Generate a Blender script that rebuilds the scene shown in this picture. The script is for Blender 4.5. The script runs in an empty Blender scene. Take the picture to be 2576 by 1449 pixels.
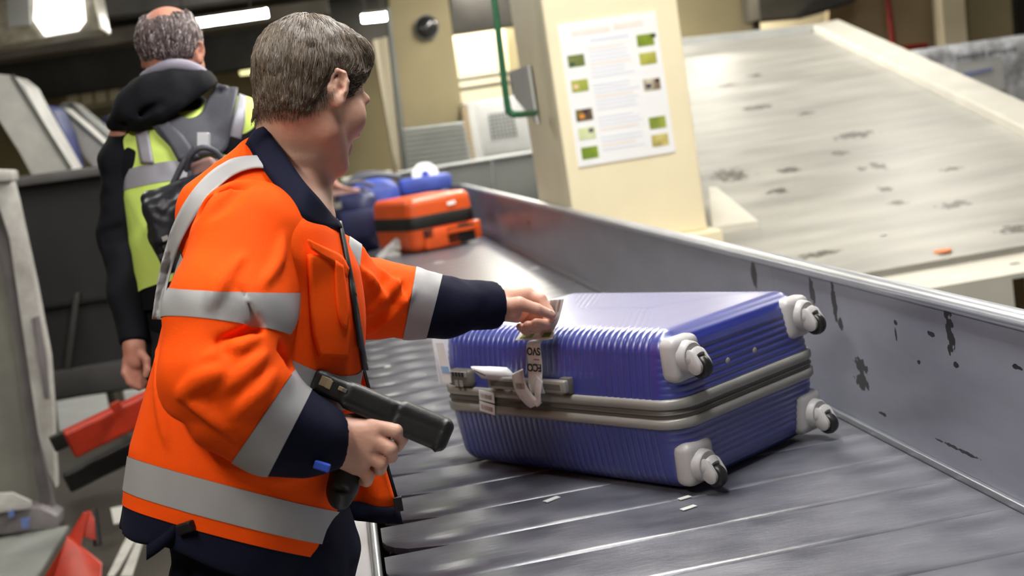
import bpy, bmesh, math, random
import numpy as np
from mathutils import Vector, Matrix, noise as mnoise

# ------------------------------------------------------------------ camera, world, lights, exposure
IMW, IMH, FPX = 2576, 1449, 3200.0
CX, CY = IMW / 2, IMH / 2
ROLL = math.radians(8.8)
CAM_Z = 1.38
_d = np.array([834 - CX, 388 - CY])                       # vanishing point of the conveyor direction (+Y)
_al = _d @ np.array([math.cos(ROLL), -math.sin(ROLL)])
_be = -(_d @ np.array([math.sin(ROLL), math.cos(ROLL)]))
PITCH = math.atan(_be / FPX)
YAW = math.atan2(-_al, math.hypot(FPX, _be))
FW = np.array([math.sin(YAW) * math.cos(PITCH), math.cos(YAW) * math.cos(PITCH), -math.sin(PITCH)])
_r0 = np.array([math.cos(YAW), -math.sin(YAW), 0.0])
_u0 = np.cross(_r0, FW)
RT = math.cos(ROLL) * _r0 - math.sin(ROLL) * _u0
UP = math.sin(ROLL) * _r0 + math.cos(ROLL) * _u0
CAM = np.array([0, 0, CAM_Z])

scene = bpy.context.scene
COL = scene.collection
cam_d = bpy.data.cameras.new('camera')
cam = bpy.data.objects.new('camera', cam_d)
COL.objects.link(cam)
cam.matrix_world = Matrix(((RT[0], UP[0], -FW[0], CAM[0]), (RT[1], UP[1], -FW[1], CAM[1]),
                           (RT[2], UP[2], -FW[2], CAM[2]), (0, 0, 0, 1)))
cam_d.sensor_width = 36
cam_d.lens = 36 * FPX / IMW
cam_d.clip_start = 0.05
cam_d.dof.use_dof = True
cam_d.dof.focus_distance = 2.1
cam_d.dof.aperture_fstop = 4.0
scene.camera = cam

world = bpy.data.worlds.new('hall_ambient')
scene.world = world
world.use_nodes = True
_bg = world.node_tree.nodes['Background']
_bg.inputs[0].default_value = (0.80, 0.84, 0.92, 1)
_bg.inputs[1].default_value = 0.16

def area_light(name, loc, size, power, color=(1, 0.97, 0.92), rot=(0, 0, 0)):
    l = bpy.data.lights.new(name, 'AREA')
    l.shape = 'RECTANGLE'
    l.size, l.size_y = size
    l.energy = power
    l.color = color
    o = bpy.data.objects.new(name, l)
    o.location = loc
    o.rotation_euler = rot
    COL.objects.link(o)
    return o

# ceiling fluorescent fixtures, some added for suitcase glare (their housings are built further down)
CEIL_LIGHTS = [  # x, y, length x, length y, power, colour
    (0.45, 1.9, 0.30, 1.5, 42, (0.90, 0.94, 1.0)),
    (1.0, 3.9, 0.30, 1.6, 66, (1.0, 0.95, 0.86)),
    (-1.2, 0.8, 0.30, 1.5, 38, (1.0, 0.97, 0.92)),
    (3.4, 5.2, 0.30, 1.6, 20, (1.0, 0.95, 0.86)),
    (-1.6, 5.2, 0.30, 1.5, 12, (1.0, 0.97, 0.90)),
    (4.4, 8.6, 0.30, 1.6, 14, (1.0, 0.95, 0.84)),
    (1.7, 10.3, 0.30, 1.6, 70, (1.0, 0.95, 0.86)),  # added where the suitcase top mirrors the ceiling, to give it glare
    (-2.4, 10.0, 0.30, 1.5, 16, (1.0, 0.95, 0.86)),
    (1.7, 13.45, 0.30, 0.8, 150, (1.0, 0.95, 0.82)),
    (4.2, 13.2, 0.30, 0.5, 60, (1.0, 0.93, 0.78)),
    (1.3, 8.2, 0.30, 1.6, 60, (0.96, 0.96, 0.95)),  # extra unseen lamp added to strengthen the suitcase glare
    (2.45, 12.0, 0.30, 1.2, 40, (1.0, 0.95, 0.82)),  # unseen lamp added for suitcase glare, set back to spare the ramp
]
CEIL_Z = 3.15
for i, (x, y, sx, sy, p, c) in enumerate(CEIL_LIGHTS):
    area_light('fluorescent_light', (x, y, CEIL_Z - 0.13), (sx, sy), p, c)

scene.view_settings.view_transform = 'Standard'
scene.view_settings.look = 'None'
scene.view_settings.exposure = 0.0
scene.view_settings.gamma = 1.0
scene.view_settings.use_curve_mapping = False
random.seed(4)
rng = np.random.default_rng(7)

# ------------------------------------------------------------------ pixel helpers (image frame 2576 x 1449)
def ray(x, y):
    return FW + RT * (x - CX) / FPX - UP * (y - CY) / FPX
def at(x, y, d):                       # point at view depth d
    return CAM + ray(x, y) * d
def onz(x, y, z):
    r = ray(x, y); return CAM + r * (z - CAM_Z) / r[2]
def ony(x, y, Y):
    r = ray(x, y); return CAM + r * Y / r[1]
def onx(x, y, X):
    r = ray(x, y); return CAM + r * X / r[0]

# ------------------------------------------------------------------ object helpers
def link(o, parent=None):
    COL.objects.link(o)
    if parent is not None:
        o.parent = parent
    return o
def tag(o, label=None, cat=None, group=None, kind=None):
    if label: o['label'] = label
    if cat: o['category'] = cat
    if group: o['group'] = group
    if kind: o['kind'] = kind
    return o
def empty(name, loc, label=None, cat=None, group=None, kind=None):
    o = bpy.data.objects.new(name, None)
    o.empty_display_size = 0.05
    o.location = Vector(loc)
    link(o)
    tag(o, label, cat, group, kind)
    bpy.context.view_layer.update()
    return o
def mesh_obj(name, verts, faces, material, parent=None, smooth=False, matrix=None):
    """verts are given in world space; the mesh is kept relative to the parent's location."""
    me = bpy.data.meshes.new(name)
    verts = np.asarray(verts, dtype=np.float64)
    off = root_offset(parent)
    me.from_pydata((verts - off).tolist() if len(verts) < 50000 else (verts - off), [], faces)
    me.validate()
    if smooth:
        me.polygons.foreach_set('use_smooth', np.ones(len(me.polygons), dtype=bool))
    if material is not None:
        for m in (material if isinstance(material, (list, tuple)) else [material]):
            me.materials.append(m)
    o = bpy.data.objects.new(name, me)
    link(o, parent)
    return o
def root_offset(parent):
    off = np.zeros(3)
    while parent is not None:
        off += np.array(parent.location)
        parent = parent.parent
    return off
def bm_obj(name, bm, material, parent=None, smooth=False, autosmooth=None):
    off = Vector(root_offset(parent))
    bmesh.ops.recalc_face_normals(bm, faces=bm.faces[:])
    for v in bm.verts: v.co -= off
    me = bpy.data.meshes.new(name)
    bm.to_mesh(me); bm.free()
    if smooth:
        me.polygons.foreach_set('use_smooth', np.ones(len(me.polygons), dtype=bool))
        if autosmooth:
            me.set_sharp_from_angle(angle=math.radians(autosmooth))
    for m in (material if isinstance(material, (list, tuple)) else [material]):
        me.materials.append(m)
    o = bpy.data.objects.new(name, me)
    link(o, parent)
    return o
def V(p): return Vector((float(p[0]), float(p[1]), float(p[2])))

def add_box(bm, c, h, rot=None, bevel=0.0, seg=2):
    """box of half sizes h at c, rot = 3x3 whose columns are the box axes"""
    M = Matrix.Identity(3) if rot is None else Matrix(np.asarray(rot).tolist())
    g = bmesh.ops.create_cube(bm, size=2.0)
    vs = g['verts']
    for v in vs:
        v.co = Vector((v.co.x * h[0], v.co.y * h[1], v.co.z * h[2]))
    if bevel > 0:
        es = list({e for v in vs for e in v.link_edges})
        r = bmesh.ops.bevel(bm, geom=es, offset=bevel, segments=seg, profile=0.5, affect='EDGES')
        vs = list({v for f in r['faces'] for v in f.verts} | {v for v in vs if v.is_valid})
    for v in vs:
        v.co = M @ v.co + V(c)
    return vs
def box(name, c, h, material, parent=None, rot=None, bevel=0.004, seg=2, smooth=False):
    bm = bmesh.new()
    add_box(bm, c, h, rot, bevel, seg)
    return bm_obj(name, bm, material, parent, smooth=smooth, autosmooth=35)
def add_tube(bm, pts, rad, n=10, cap=True):
    pts = [np.asarray(p, float) for p in pts]
    rads = rad if isinstance(rad, (list, tuple)) else [rad] * len(pts)
    rings = []
    prev = None
    for i, p in enumerate(pts):
        t = pts[min(i + 1, len(pts) - 1)] - pts[max(i - 1, 0)]
        t = t / (np.linalg.norm(t) + 1e-12)
        if prev is None:
            a = np.array([0, 0, 1.0]) if abs(t[2]) < 0.9 else np.array([1.0, 0, 0])
            u = np.cross(t, a)
        else:
            u = prev - t * (prev @ t)
        u /= np.linalg.norm(u); prev = u
        w = np.cross(t, u)
        rings.append([bm.verts.new(V(p + rads[i] * (u * math.cos(2 * math.pi * k / n) + w * math.sin(2 * math.pi * k / n)))) for k in range(n)])
    for a, b in zip(rings[:-1], rings[1:]):
        for k in range(n):
            bm.faces.new((a[k], a[(k + 1) % n], b[(k + 1) % n], b[k]))
    if cap:
        bm.faces.new(rings[0][::-1]); bm.faces.new(rings[-1])
def tube(name, pts, rad, material, parent=None, n=12):
    bm = bmesh.new(); add_tube(bm, pts, rad, n)
    return bm_obj(name, bm, material, parent, smooth=True, autosmooth=50)
def prism(name, poly, thick, material, parent=None, bevel=0.0):
    """planar polygon (3D points) extruded by the vector thick"""
    bm = bmesh.new()
    a = [bm.verts.new(V(p)) for p in poly]
    b = [bm.verts.new(V(np.asarray(p) + np.asarray(thick))) for p in poly]
    n = len(a)
    bm.faces.new(a); bm.faces.new(b[::-1])
    for i in range(n):
        bm.faces.new((a[i], b[i], b[(i + 1) % n], a[(i + 1) % n]))
    if bevel:
        bmesh.ops.bevel(bm, geom=bm.edges[:], offset=bevel, segments=2, affect='EDGES', profile=0.5)
    return bm_obj(name, bm, material, parent, smooth=bool(bevel), autosmooth=35)
def prism_px(name, pts, Y, depth, material, parent=None, bevel=0.0):
    """polygon seen at pixels pts on the plane y = Y, going back by depth"""
    return prism(name, [ony(x, y, Y) for x, y in pts], (0, depth, 0), material, parent, bevel)
def grid_obj(name, rows, material, parent=None, thick=0.0, smooth=True, subdiv=0, close=False):
    """rows: list of equally long lists of 3D points -> sheet with optional thickness"""
    R, Cn = len(rows), len(rows[0])
    verts = [p for r in rows for p in r]
    faces = []
    for i in range(R - 1):
        for j in range(Cn - (0 if close else 1)):
            k = (j + 1) % Cn
            faces.append((i * Cn + j, i * Cn + k, (i + 1) * Cn + k, (i + 1) * Cn + j))
    o = mesh_obj(name, verts, faces, material, parent, smooth)
    if subdiv:
        m = o.modifiers.new('sub', 'SUBSURF'); m.levels = m.render_levels = subdiv
    if thick:
        m = o.modifiers.new('solid', 'SOLIDIFY'); m.thickness = thick; m.offset = 0
    return o
def fillet(p, r, n=6):
    """rounded version of a closed 2D polygon"""
    out = []
    m = len(p)
    for i in range(m):
        a, b, c = np.array(p[i - 1], float), np.array(p[i], float), np.array(p[(i + 1) % m], float)
        u, w = a - b, c - b
        lu, lw = np.linalg.norm(u), np.linalg.norm(w)
        rr = min(r, lu * .49, lw * .49)
        for t in np.linspace(0, 1, n):
            q0, q1, q2 = b + u / lu * rr, b, b + w / lw * rr
            out.append((1 - t) ** 2 * q0 + 2 * t * (1 - t) * q1 + t * t * q2)
    return out
def catmull(pts, n=8):
    pts = [np.asarray(p, float) for p in pts]
    P = [2 * pts[0] - pts[1]] + pts + [2 * pts[-1] - pts[-2]]
    out = []
    for i in range(1, len(P) - 2):
        for t in np.linspace(0, 1, n, endpoint=False):
            a, b, c, d = P[i - 1], P[i], P[i + 1], P[i + 2]
            out.append(.5 * ((2 * b) + (-a + c) * t + (2 * a - 5 * b + 4 * c - d) * t * t + (-a + 3 * b - 3 * c + d) * t ** 3))
    out.append(pts[-1])
    return out
def rotm(rx=0, ry=0, rz=0):
    return np.array((Matrix.Rotation(rz, 3, 'Z') @ Matrix.Rotation(ry, 3, 'Y') @ Matrix.Rotation(rx, 3, 'X')))
def frame(x=None, z=None):
    """orthonormal columns with the given x direction and z as near as possible"""
    x = np.asarray(x, float); x = x / np.linalg.norm(x)
    z = np.asarray(z, float); z = z - x * (z @ x); z /= np.linalg.norm(z)
    return np.stack([x, np.cross(z, x), z], 1)

# ------------------------------------------------------------------ materials
def srgb(r, g, b):
    f = lambda c: (c / 255 / 12.92) if c / 255 <= 0.04045 else ((c / 255 + 0.055) / 1.055) ** 2.4
    return (f(r), f(g), f(b))
def mat(name, col, rough=0.6, metal=0.0, var=0.12, vscale=6.0, bump=0.0, bscale=60.0, spec=0.5,
        stretch=(1, 1, 1), coat=0.0, col2=None, sheen=0.0, subsurf=0.0, emit=None, estr=0.0, rvar=0.0):
    m = bpy.data.materials.new(name)
    m.use_nodes = True
    nt = m.node_tree; N = nt.nodes; L = nt.links
    b = N['Principled BSDF']
    tc = N.new('ShaderNodeTexCoord'); mp = N.new('ShaderNodeMapping')
    mp.inputs['Scale'].default_value = stretch
    L.new(tc.outputs['Object'], mp.inputs[0])
    nz = N.new('ShaderNodeTexNoise'); nz.inputs['Scale'].default_value = vscale; nz.inputs['Detail'].default_value = 6
    L.new(mp.outputs[0], nz.inputs[0])
    rp = N.new('ShaderNodeValToRGB')
    c2 = col2 if col2 else tuple(c * (1 - var) for c in col)
    c1 = col if col2 else tuple(min(1, c * (1 + var)) for c in col)
    rp.color_ramp.elements[0].position = 0.3; rp.color_ramp.elements[1].position = 0.7
    rp.color_ramp.elements[0].color = (*c2, 1); rp.color_ramp.elements[1].color = (*c1, 1)
    L.new(nz.outputs[0], rp.inputs[0]); L.new(rp.outputs[0], b.inputs['Base Color'])
    b.inputs['Roughness'].default_value = rough
    if rvar:
        mr = N.new('ShaderNodeMapRange'); mr.inputs[3].default_value = rough - rvar; mr.inputs[4].default_value = rough + rvar
        L.new(nz.outputs[0], mr.inputs[0]); L.new(mr.outputs[0], b.inputs['Roughness'])
    b.inputs['Metallic'].default_value = metal
    b.inputs['Specular IOR Level'].default_value = spec
    b.inputs['Coat Weight'].default_value = coat; b.inputs['Coat Roughness'].default_value = 0.3
    b.inputs['Sheen Weight'].default_value = sheen
    if subsurf:
        b.inputs['Subsurface Weight'].default_value = subsurf
        b.inputs['Subsurface Radius'].default_value = (0.012, 0.005, 0.003)
        b.inputs['Subsurface Scale'].default_value = 0.6
    if bump:
        n2 = N.new('ShaderNodeTexNoise'); n2.inputs['Scale'].default_value = bscale; n2.inputs['Detail'].default_value = 4
        L.new(mp.outputs[0], n2.inputs[0])
        bp = N.new('ShaderNodeBump'); bp.inputs['Strength'].default_value = bump; bp.inputs['Distance'].default_value = 0.004
        L.new(n2.outputs[0], bp.inputs['Height']); L.new(bp.outputs[0], b.inputs['Normal'])
    if emit:
        b.inputs['Emission Color'].default_value = (*emit, 1); b.inputs['Emission Strength'].default_value = estr
    return m

def spot_mat(base, name, col, spots, axes=('Y', 'Z'), nscale=45.0, thr=0.5, scale=None):
    """adds dark worn patches with a shape of their own to a material: spots = (u, v, ru, rv) in object space"""
    nt = base.node_tree; N = nt.nodes; L = nt.links
    b = N['Principled BSDF']
    src = b.inputs['Base Color'].links[0].from_socket
    tc = N.new('ShaderNodeTexCoord'); sp = N.new('ShaderNodeSeparateXYZ'); L.new(tc.outputs['Object'], sp.inputs[0])
    nz = N.new('ShaderNodeTexNoise'); nz.inputs['Scale'].default_value = nscale; nz.inputs['Detail'].default_value = 5
    mp = N.new('ShaderNodeMapping'); L.new(tc.outputs['Object'], mp.inputs[0])
    if scale: mp.inputs['Scale'].default_value = scale
    L.new(mp.outputs[0], nz.inputs[0])
    total = None
    def math_(op, a, bb):
        n = N.new('ShaderNodeMath'); n.operation = op
        for i, q in enumerate((a, bb)):
            if q is None: continue
            if isinstance(q, (int, float)): n.inputs[i].default_value = q
            else: L.new(q, n.inputs[i])
        return n.outputs[0]
    for u, v, ru, rv in spots:
        du = math_('DIVIDE', math_('SUBTRACT', sp.outputs[axes[0]], u), ru)
        dv = math_('DIVIDE', math_('SUBTRACT', sp.outputs[axes[1]], v), rv)
        d = math_('ADD', math_('MULTIPLY', du, du), math_('MULTIPLY', dv, dv))
        w = math_('SUBTRACT', 1.0, d)
        total = w if total is None else math_('MAXIMUM', total, w)
    k = math_('ADD', math_('MULTIPLY', total, 0.45), math_('SUBTRACT', nz.outputs[0], 0.12))
    rp = N.new('ShaderNodeValToRGB')
    rp.color_ramp.elements[0].position = thr; rp.color_ramp.elements[1].position = thr + 0.05
    L.new(k, rp.inputs[0])
    mx = N.new('ShaderNodeMix'); mx.data_type = 'RGBA'
    L.new(rp.outputs[0], mx.inputs[0]); L.new(src, mx.inputs[6]); mx.inputs[7].default_value = (*col, 1)
    L.new(mx.outputs[2], b.inputs['Base Color'])
    return base

# ================================================================== the setting
BELT_Z, WALL_X, WALL_TOP = 0.66, 0.983, 0.975
M_floor = mat('floor_concrete', srgb(64, 59, 52), 0.55, var=0.25, vscale=2.2, bump=0.15, bscale=30)
M_ceil = mat('ceiling_dark', srgb(70, 66, 60), 0.9, var=0.3, vscale=1.5)
M_beam = mat('dark_beam', srgb(52, 50, 47), 0.8, var=0.35, vscale=3)
M_beamlt = mat('grey_brown_duct', srgb(92, 86, 76), 0.7, var=0.3, vscale=3)
M_wall = mat('wall_olive_beige', srgb(176, 164, 128), 0.75, var=0.10, vscale=1.2, bump=0.1, bscale=25)
M_wallbrown = mat('wall_brown_beige', srgb(160, 142, 112), 0.75, var=0.10, vscale=1.2)
M_cream = mat('cream_paint', srgb(244, 232, 200), 0.55, var=0.05, vscale=2.5, bump=0.08, bscale=20)
M_greymetal = mat('grey_painted_metal', srgb(150, 152, 148), 0.5, var=0.1, vscale=5)
M_lightgrey = mat('light_grey_metal', srgb(190, 192, 190), 0.5, var=0.08, vscale=5)
M_darkgrey = mat('dark_grey_panel', srgb(104, 106, 102), 0.6, var=0.1, vscale=3)
M_steel = mat('brushed_steel', srgb(176, 178, 182), 0.32, metal=0.75, var=0.15, vscale=8, stretch=(1, 0.2, 1), bump=0.1, bscale=80)
M_tubeglow = mat('fluorescent_tube', (1, 0.98, 0.92), 0.4, var=0.0, emit=(1.0, 0.98, 0.90), estr=45)
M_tubewarm = mat('warm_lamp', (1, 0.98, 0.75), 0.4, var=0.0, emit=(1.0, 0.92, 0.42), estr=1.6)
M_white = mat('white_enamel', srgb(226, 224, 218), 0.5, var=0.1, vscale=9)
M_black = mat('black_plastic', srgb(24, 24, 25), 0.45, var=0.2, vscale=20)

def slab(name, x0, x1, y0, y1, z0, z1, m, parent=None, kind='structure', bevel=0.0):
    o = box(name, ((x0 + x1) / 2, (y0 + y1) / 2, (z0 + z1) / 2), ((x1 - x0) / 2, (y1 - y0) / 2, (z1 - z0) / 2), m, parent, bevel=bevel)
    if kind and parent is None: o['kind'] = kind
    return o
slab('floor', -6, 9, -3, 17, -0.1, 0, M_floor)
slab('ceiling', -6, 9, -3, 17, CEIL_Z, CEIL_Z + 0.1, M_ceil)
slab('wall_back', -6, 9, 17, 17.15, 0, CEIL_Z, M_wall)
slab('wall_left', -6.15, -6, -3, 17, 0, CEIL_Z, M_wall)
slab('wall_right', 9, 9.15, -3, 17, 0, CEIL_Z, M_wallbrown)
slab('wall_front', -6, 9, -3.15, -3, 0, CEIL_Z, M_wall)

# ceiling beams, ducts and cable trays
def beam(name, y, z, hy, hz, m, x0=-6, x1=9, label=None):
    o = box(name, ((x0 + x1) / 2, y, z), ((x1 - x0) / 2, hy, hz), m, bevel=0.01)
    tag(o, label, 'beam' if 'beam' in name else 'duct')
    return o
beam('ceiling_beam', 6.2, 2.98, 0.12, 0.17, M_beam, -6, 0.6, 'dark ceiling beam nearest above the left side of the hall')
beam('air_duct', 8.3, 2.86, 0.22, 0.16, M_beamlt, -6, 0.3, 'grey brown air duct running under the dark ceiling at left')
beam('ceiling_beam', 10.2, 2.90, 0.14, 0.25, M_beam, -6, 0.9, 'dark ceiling beam in the middle above the left side')
beam('cable_tray', 12.2, 2.72, 0.20, 0.07, M_beamlt, -6, 0.2, 'flat grey brown cable tray under the dark ceiling')
beam('ceiling_beam', 14.6, 2.75, 0.15, 0.30, M_beam, -6, 1.2, 'farthest dark ceiling beam before the back wall')
# dark services over the passage between the two pillars
prism_px('cable_bundle', [(1130, -40), (1330, -60), (1330, 55), (1240, 70), (1138, 84)], 13.2, 0.4, M_beam)
tag(bpy.context.scene.objects['cable_bundle'], 'dark bundle of cables and ducts above the passage between the pillars', 'cables')
# right-hand ceiling services
prism_px('pipe_rack', [(1905, -40), (2180, -60), (2150, 5), (2060, 35), (1912, 48)], 12.0, 0.5, M_beamlt)
tag(bpy.context.scene.objects['pipe_rack'], 'grey brown pipe rack under the ceiling above the steel ramp', 'pipes')
prism_px('ceiling_beam', [(2010, 36), (2080, 22), (2180, -10), (2180, -30), (2050, 0)], 11.9, 0.09, M_beam)
tag(bpy.context.scene.objects['ceiling_beam.003'], 'dark slanting beam end below the pipe rack on the right', 'beam')

# fluorescent fixtures overhead (housing + tubes), outside or at the edge of the frame
for i, (x, y, sx, sy, p, c) in enumerate(CEIL_LIGHTS):
    t = empty('ceiling_light', (x, y, CEIL_Z))
    where = ['over the blue suitcase', 'over the belt short of the cream pillar', 'over the left shoulder of the photographer', 'over the foot of the ramp',
             'over the baggage cart', 'over the top of the ramp', 'over the far bend behind the near pillar, added for suitcase glare', 'over the slanted white chutes',
             'in the lit passage between the pillars', 'before the back wall on the right', 'over the belt beyond the near pillar, added for suitcase glare', 'behind the top of the ramp, added for suitcase glare'][i]
    tag(t, 'long fluorescent ceiling light ' + where, 'ceiling light', 'fluorescent ceiling lights overhead')
    box('housing', (x, y, CEIL_Z - 0.035), (sx / 2 + 0.02, sy / 2 + 0.03, 0.035), M_white, t, bevel=0.006)
    for k in (-1, 1):
        tube('tube', [(x + k * 0.07, y - sy / 2, CEIL_Z - 0.09), (x + k * 0.07, y + sy / 2, CEIL_Z - 0.09)], 0.016, M_tubeglow, t, n=8)

# lights seen in the picture
def seen_lamp(px0, px1, Y, r, m, label):
    a, b = ony(*px0, Y), ony(*px1, Y)
    t = empty('tube_light', (a + b) / 2)
    tag(t, label, 'light')
    d = (b - a) / np.linalg.norm(b - a)
    tube('tube', catmull([a, a * .98 + b * .02, (a + b) / 2, a * .02 + b * .98, b], 3), [r * .6] + [r] * 11 + [r * .6], m, t, n=10)
    box('housing', (a + b) / 2 + np.array([0, 0, r * 1.15]), (np.linalg.norm(b - a) / 2, r * .9, r * .35), M_beamlt, t, rot=frame(d, (0, 0, 1)))
    for f in (.15, .85):
        p = a * (1 - f) + b * f + np.array([0, 0, r * 1.3])
        tube('hanger', [p, np.array([p[0], p[1], CEIL_Z])], 0.006, M_beam, t, n=6)
seen_lamp((430, 67), (668, 33), 9.6, 0.031, M_tubeglow, 'long glowing fluorescent tube just above the grey-haired worker in the vest')
seen_lamp((912, 47), (970, 41), 9.6, 0.031, M_tubeglow, 'short glowing fluorescent tube between the worker in orange and the far pillar')
seen_lamp((604, 178), (644, 174), 15.2, 0.055, M_tubewarm, 'small yellowish lamp glowing low on the far wall')

# brightly lit metal box in the upper left corner, its glow added
t = empty('lit_box', ony(120, 40, 7.4), 'large mottled white metal box with an added glow in the top left corner', 'metal box')
M_mottle = mat('mottled_white_metal', srgb(205, 200, 185), 0.35, metal=0.2, var=0.0, vscale=14, col2=srgb(140, 132, 112))
M_panelglow = mat('glowing_panel', (1, 1, 0.97), 0.4, var=0.0, emit=(1, 0.99, 0.95), estr=3.0)
prism_px('housing', [(-60, -60), (228, -60), (252, 74), (150, 88), (8, 112), (-60, 120)], 7.4, 0.35, M_mottle, t, bevel=0.01)
prism_px('glow_panel', [(88, -40), (205, -40), (214, 52), (196, 76), (112, 90), (84, 50)], 7.38, 0.03, M_panelglow, t, bevel=0.004)  # added emission stands in for a brightly lit metal face
prism_px('vent_panel', [(14, -40), (72, -40), (76, 62), (20, 70)], 7.38, 0.03, M_lightgrey, t, bevel=0.004)

# ---------------- far pillar, passage, louvre and cabinet behind the belt
t = empty('pillar', ony(1090, 440, 12.0) * np.array([1, 1, 0]), kind='structure')
tag(t, 'far olive beige pillar with a round black dome on it', 'pillar')
prism_px('front_face', [(972, -60), (1120, -60), (1186, 445), (1022, 455)], 12.0, 0.5, mat('pillar_olive', srgb(140, 129, 98), .8, var=.08, vscale=2), t)
prism_px('lit_side_strip', [(938, 100), (974, 92), (1030, 470), (1003, 470)], 12.05, 0.25, M_cream, t)  # lamplit left side of the pillar, its brightness painted in as cream
tube('corner_pipe', [ony(974, 20, 11.93), ony(1022, 440, 11.93)], 0.03, M_darkgrey, t, n=8)
c = ony(1074, 68, 11.95)
t2 = empty('dome_mirror', c, 'round black dome fixed high on the far beige pillar', 'dome')
bm = bmesh.new(); bmesh.ops.create_uvsphere(bm, u_segments=24, v_segments=12, radius=0.105)
for v in bm.verts: v.co = Vector((v.co.x, v.co.y * 0.6, v.co.z)) + V(c)
bm_obj('dome', bm, mat('dome_black', srgb(38, 38, 38), 0.15, var=0.1), t2, smooth=True)
tube('collar', [c + np.array([0, 0.0, 0]), c + np.array([0, 0.05, 0])], 0.115, M_darkgrey, t2, n=24)

t = empty('wall_passage', ony(1210, 300, 14.0), kind='structure')
tag(t, 'cream wall of the lit passage between the two pillars', 'wall')
prism_px('wall_panel', [(1100, 84), (1420, 60), (1420, 330), (1140, 330)], 14.0, 0.1, M_cream, t)
prism_px('olive_panel', [(1262, -20), (1420, -20), (1420, 330), (1300, 330)], 13.9, 0.08, M_wall, t)
o = empty('handrail', ony(1210, 250, 13.6) * np.array([1, 1, 0]), 'grey two-bar handrail across the lit passage', 'rail')
for (p, q) in (((1138, 204), (1290, 182)), ((1140, 228), (1290, 206))):
    tube('bar', [ony(*p, 13.6), ony(*q, 13.6)], 0.022, M_darkgrey, o, n=8)
for p in ((1146, 203), (1282, 183)):
    q = ony(*p, 13.62); tube('upright', [q, np.array([q[0], q[1], 0])], 0.02, M_darkgrey, o, n=8)

t = empty('louvre_panel', ony(1100, 425, 11.4), 'grey louvred metal panel at the foot of the far pillar', 'louvre')
prism_px('back_plate', [(1014, 322), (1166, 304), (1190, 410), (1026, 432)], 11.4, 0.06, M_darkgrey, t)
for x in (1030, 1180):
    q = ony(x, 415, 11.44); tube('leg', [q, np.array([q[0], q[1], 0])], .02, M_darkgrey, t, n=6)
for k in range(9):
    f = (k + .5) / 9
    a, b = np.array([1014, 322]) * (1 - f) + np.array([1026, 432]) * f, np.array([1166, 304]) * (1 - f) + np.array([1190, 410]) * f
    p0, p1 = ony(*a, 11.37), ony(*b, 11.37)
    box('slat', (p0 + p1) / 2, (np.linalg.norm(p1 - p0) / 2, 0.016, 0.006), M_greymetal, t, rot=frame(p1 - p0, (0, -0.6, 1)), bevel=0.002)
t = empty('switch_cabinet', ony(1240, 395, 11.7), 'light grey metal cabinet with a perforated door beside the louvre', 'cabinet')
_pp = [ony(x, y, 11.7) for x, y in [(1164, 258), (1330, 236), (1345, 385), (1190, 402)]]
_pp[2][2] = _pp[3][2] = 0
prism('body', _pp, (0, 0.4, 0), M_lightgrey, t, bevel=0.01)
prism_px('door', [(1196, 262), (1320, 246), (1335, 376), (1218, 390)], 11.69, 0.02, M_lightgrey, t, bevel=0.004)
for i in range(7):
    for j in range(7):
        u, v = (i + .5) / 7, (j + .5) / 7
        q = (np.array([1226, 286]) * (1 - u) + np.array([1292, 276]) * u) * (1 - v) + (np.array([1236, 352]) * (1 - u) + np.array([1304, 342]) * u) * v
        box('vent_hole', ony(*q, 11.68), (0.011, 0.006, 0.011), M_darkgrey, t, bevel=0.0)
_pp = [ony(x, y, 11.6) for x, y in [(1160, 265), (1175, 262), (1195, 405), (1178, 408)]]
_pp[2][2] = _pp[3][2] = 0
o = prism('post', _pp, (0, 0.06, 0), M_wallbrown)
tag(o, 'narrow brown post between the louvre and the light grey cabinet', 'post')
t = empty('low_wall', ony(1200, 470, 10.9) * np.array([1, 1, 0]), kind='structure')
tag(t, 'low dark grey panelled wall behind the end of the belt', 'wall')
for k, (xa, xb) in enumerate([(1000, 1116), (1119, 1236), (1239, 1420)]):
    yt = lambda x: 432 - (x - 1040) * 0.155
    prism_px('panel', [(xa, yt(xa)), (xb, yt(xb)), (xb + 14, 560), (xa + 14, 580)], 10.9, 0.05, M_darkgrey, t, bevel=0.004)
tube('cap_rail', [ony(1000, 436, 10.88), ony(1420, 371, 10.88)], 0.014, M_lightgrey, t, n=8)

# ---------------- near cream pillar with poster
PY0 = 5.75
pxl, pxr = ony(1400, 260, PY0)[0], ony(1741, 280, PY0)[0]
PY1 = onx(1318, 250, pxl)[1]
t = empty('pillar', ((pxl + pxr) / 2, PY0, 0.7), kind='structure')
tag(t, 'near cream painted pillar carrying the poster beside the belt', 'pillar')
PIL_B = ony(1778, 566, PY0)[2]
slab('shaft', pxl, pxr, PY0, PY1, PIL_B - 0.02, CEIL_Z, M_cream, t, bevel=0.012)
slab('plinth', pxl - 0.0, pxr + 0.04, PY0 - 0.10, PY1, 0.0, PIL_B - 0.02, M_cream, t, bevel=0.01)
M_green = mat('green_paint', srgb(36, 92, 62), 0.4, var=0.15, vscale=20)
gp = catmull([ony(1236, -60, PY0 + .1), ony(1258, 120, PY0 + .1), ony(1276, 262, PY0 + .1), ony(1284, 283, PY0 + .1), ony(1300, 288, PY0 + .1), ony(1345, 284, PY0 + .25)], 6)
o = tube('drain_pipe', gp, 0.016, M_green, n=10)
tag(o, 'dark green pipe bending into the side of the near cream pillar', 'pipe')
pts = [onx(x, y, pxl - 0.012) for x, y in [(1288, 178), (1333, 164), (1356, 312), (1300, 246)]]
o = prism('side_plate', pts, (-0.012, 0, 0), M_lightgrey)
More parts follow.
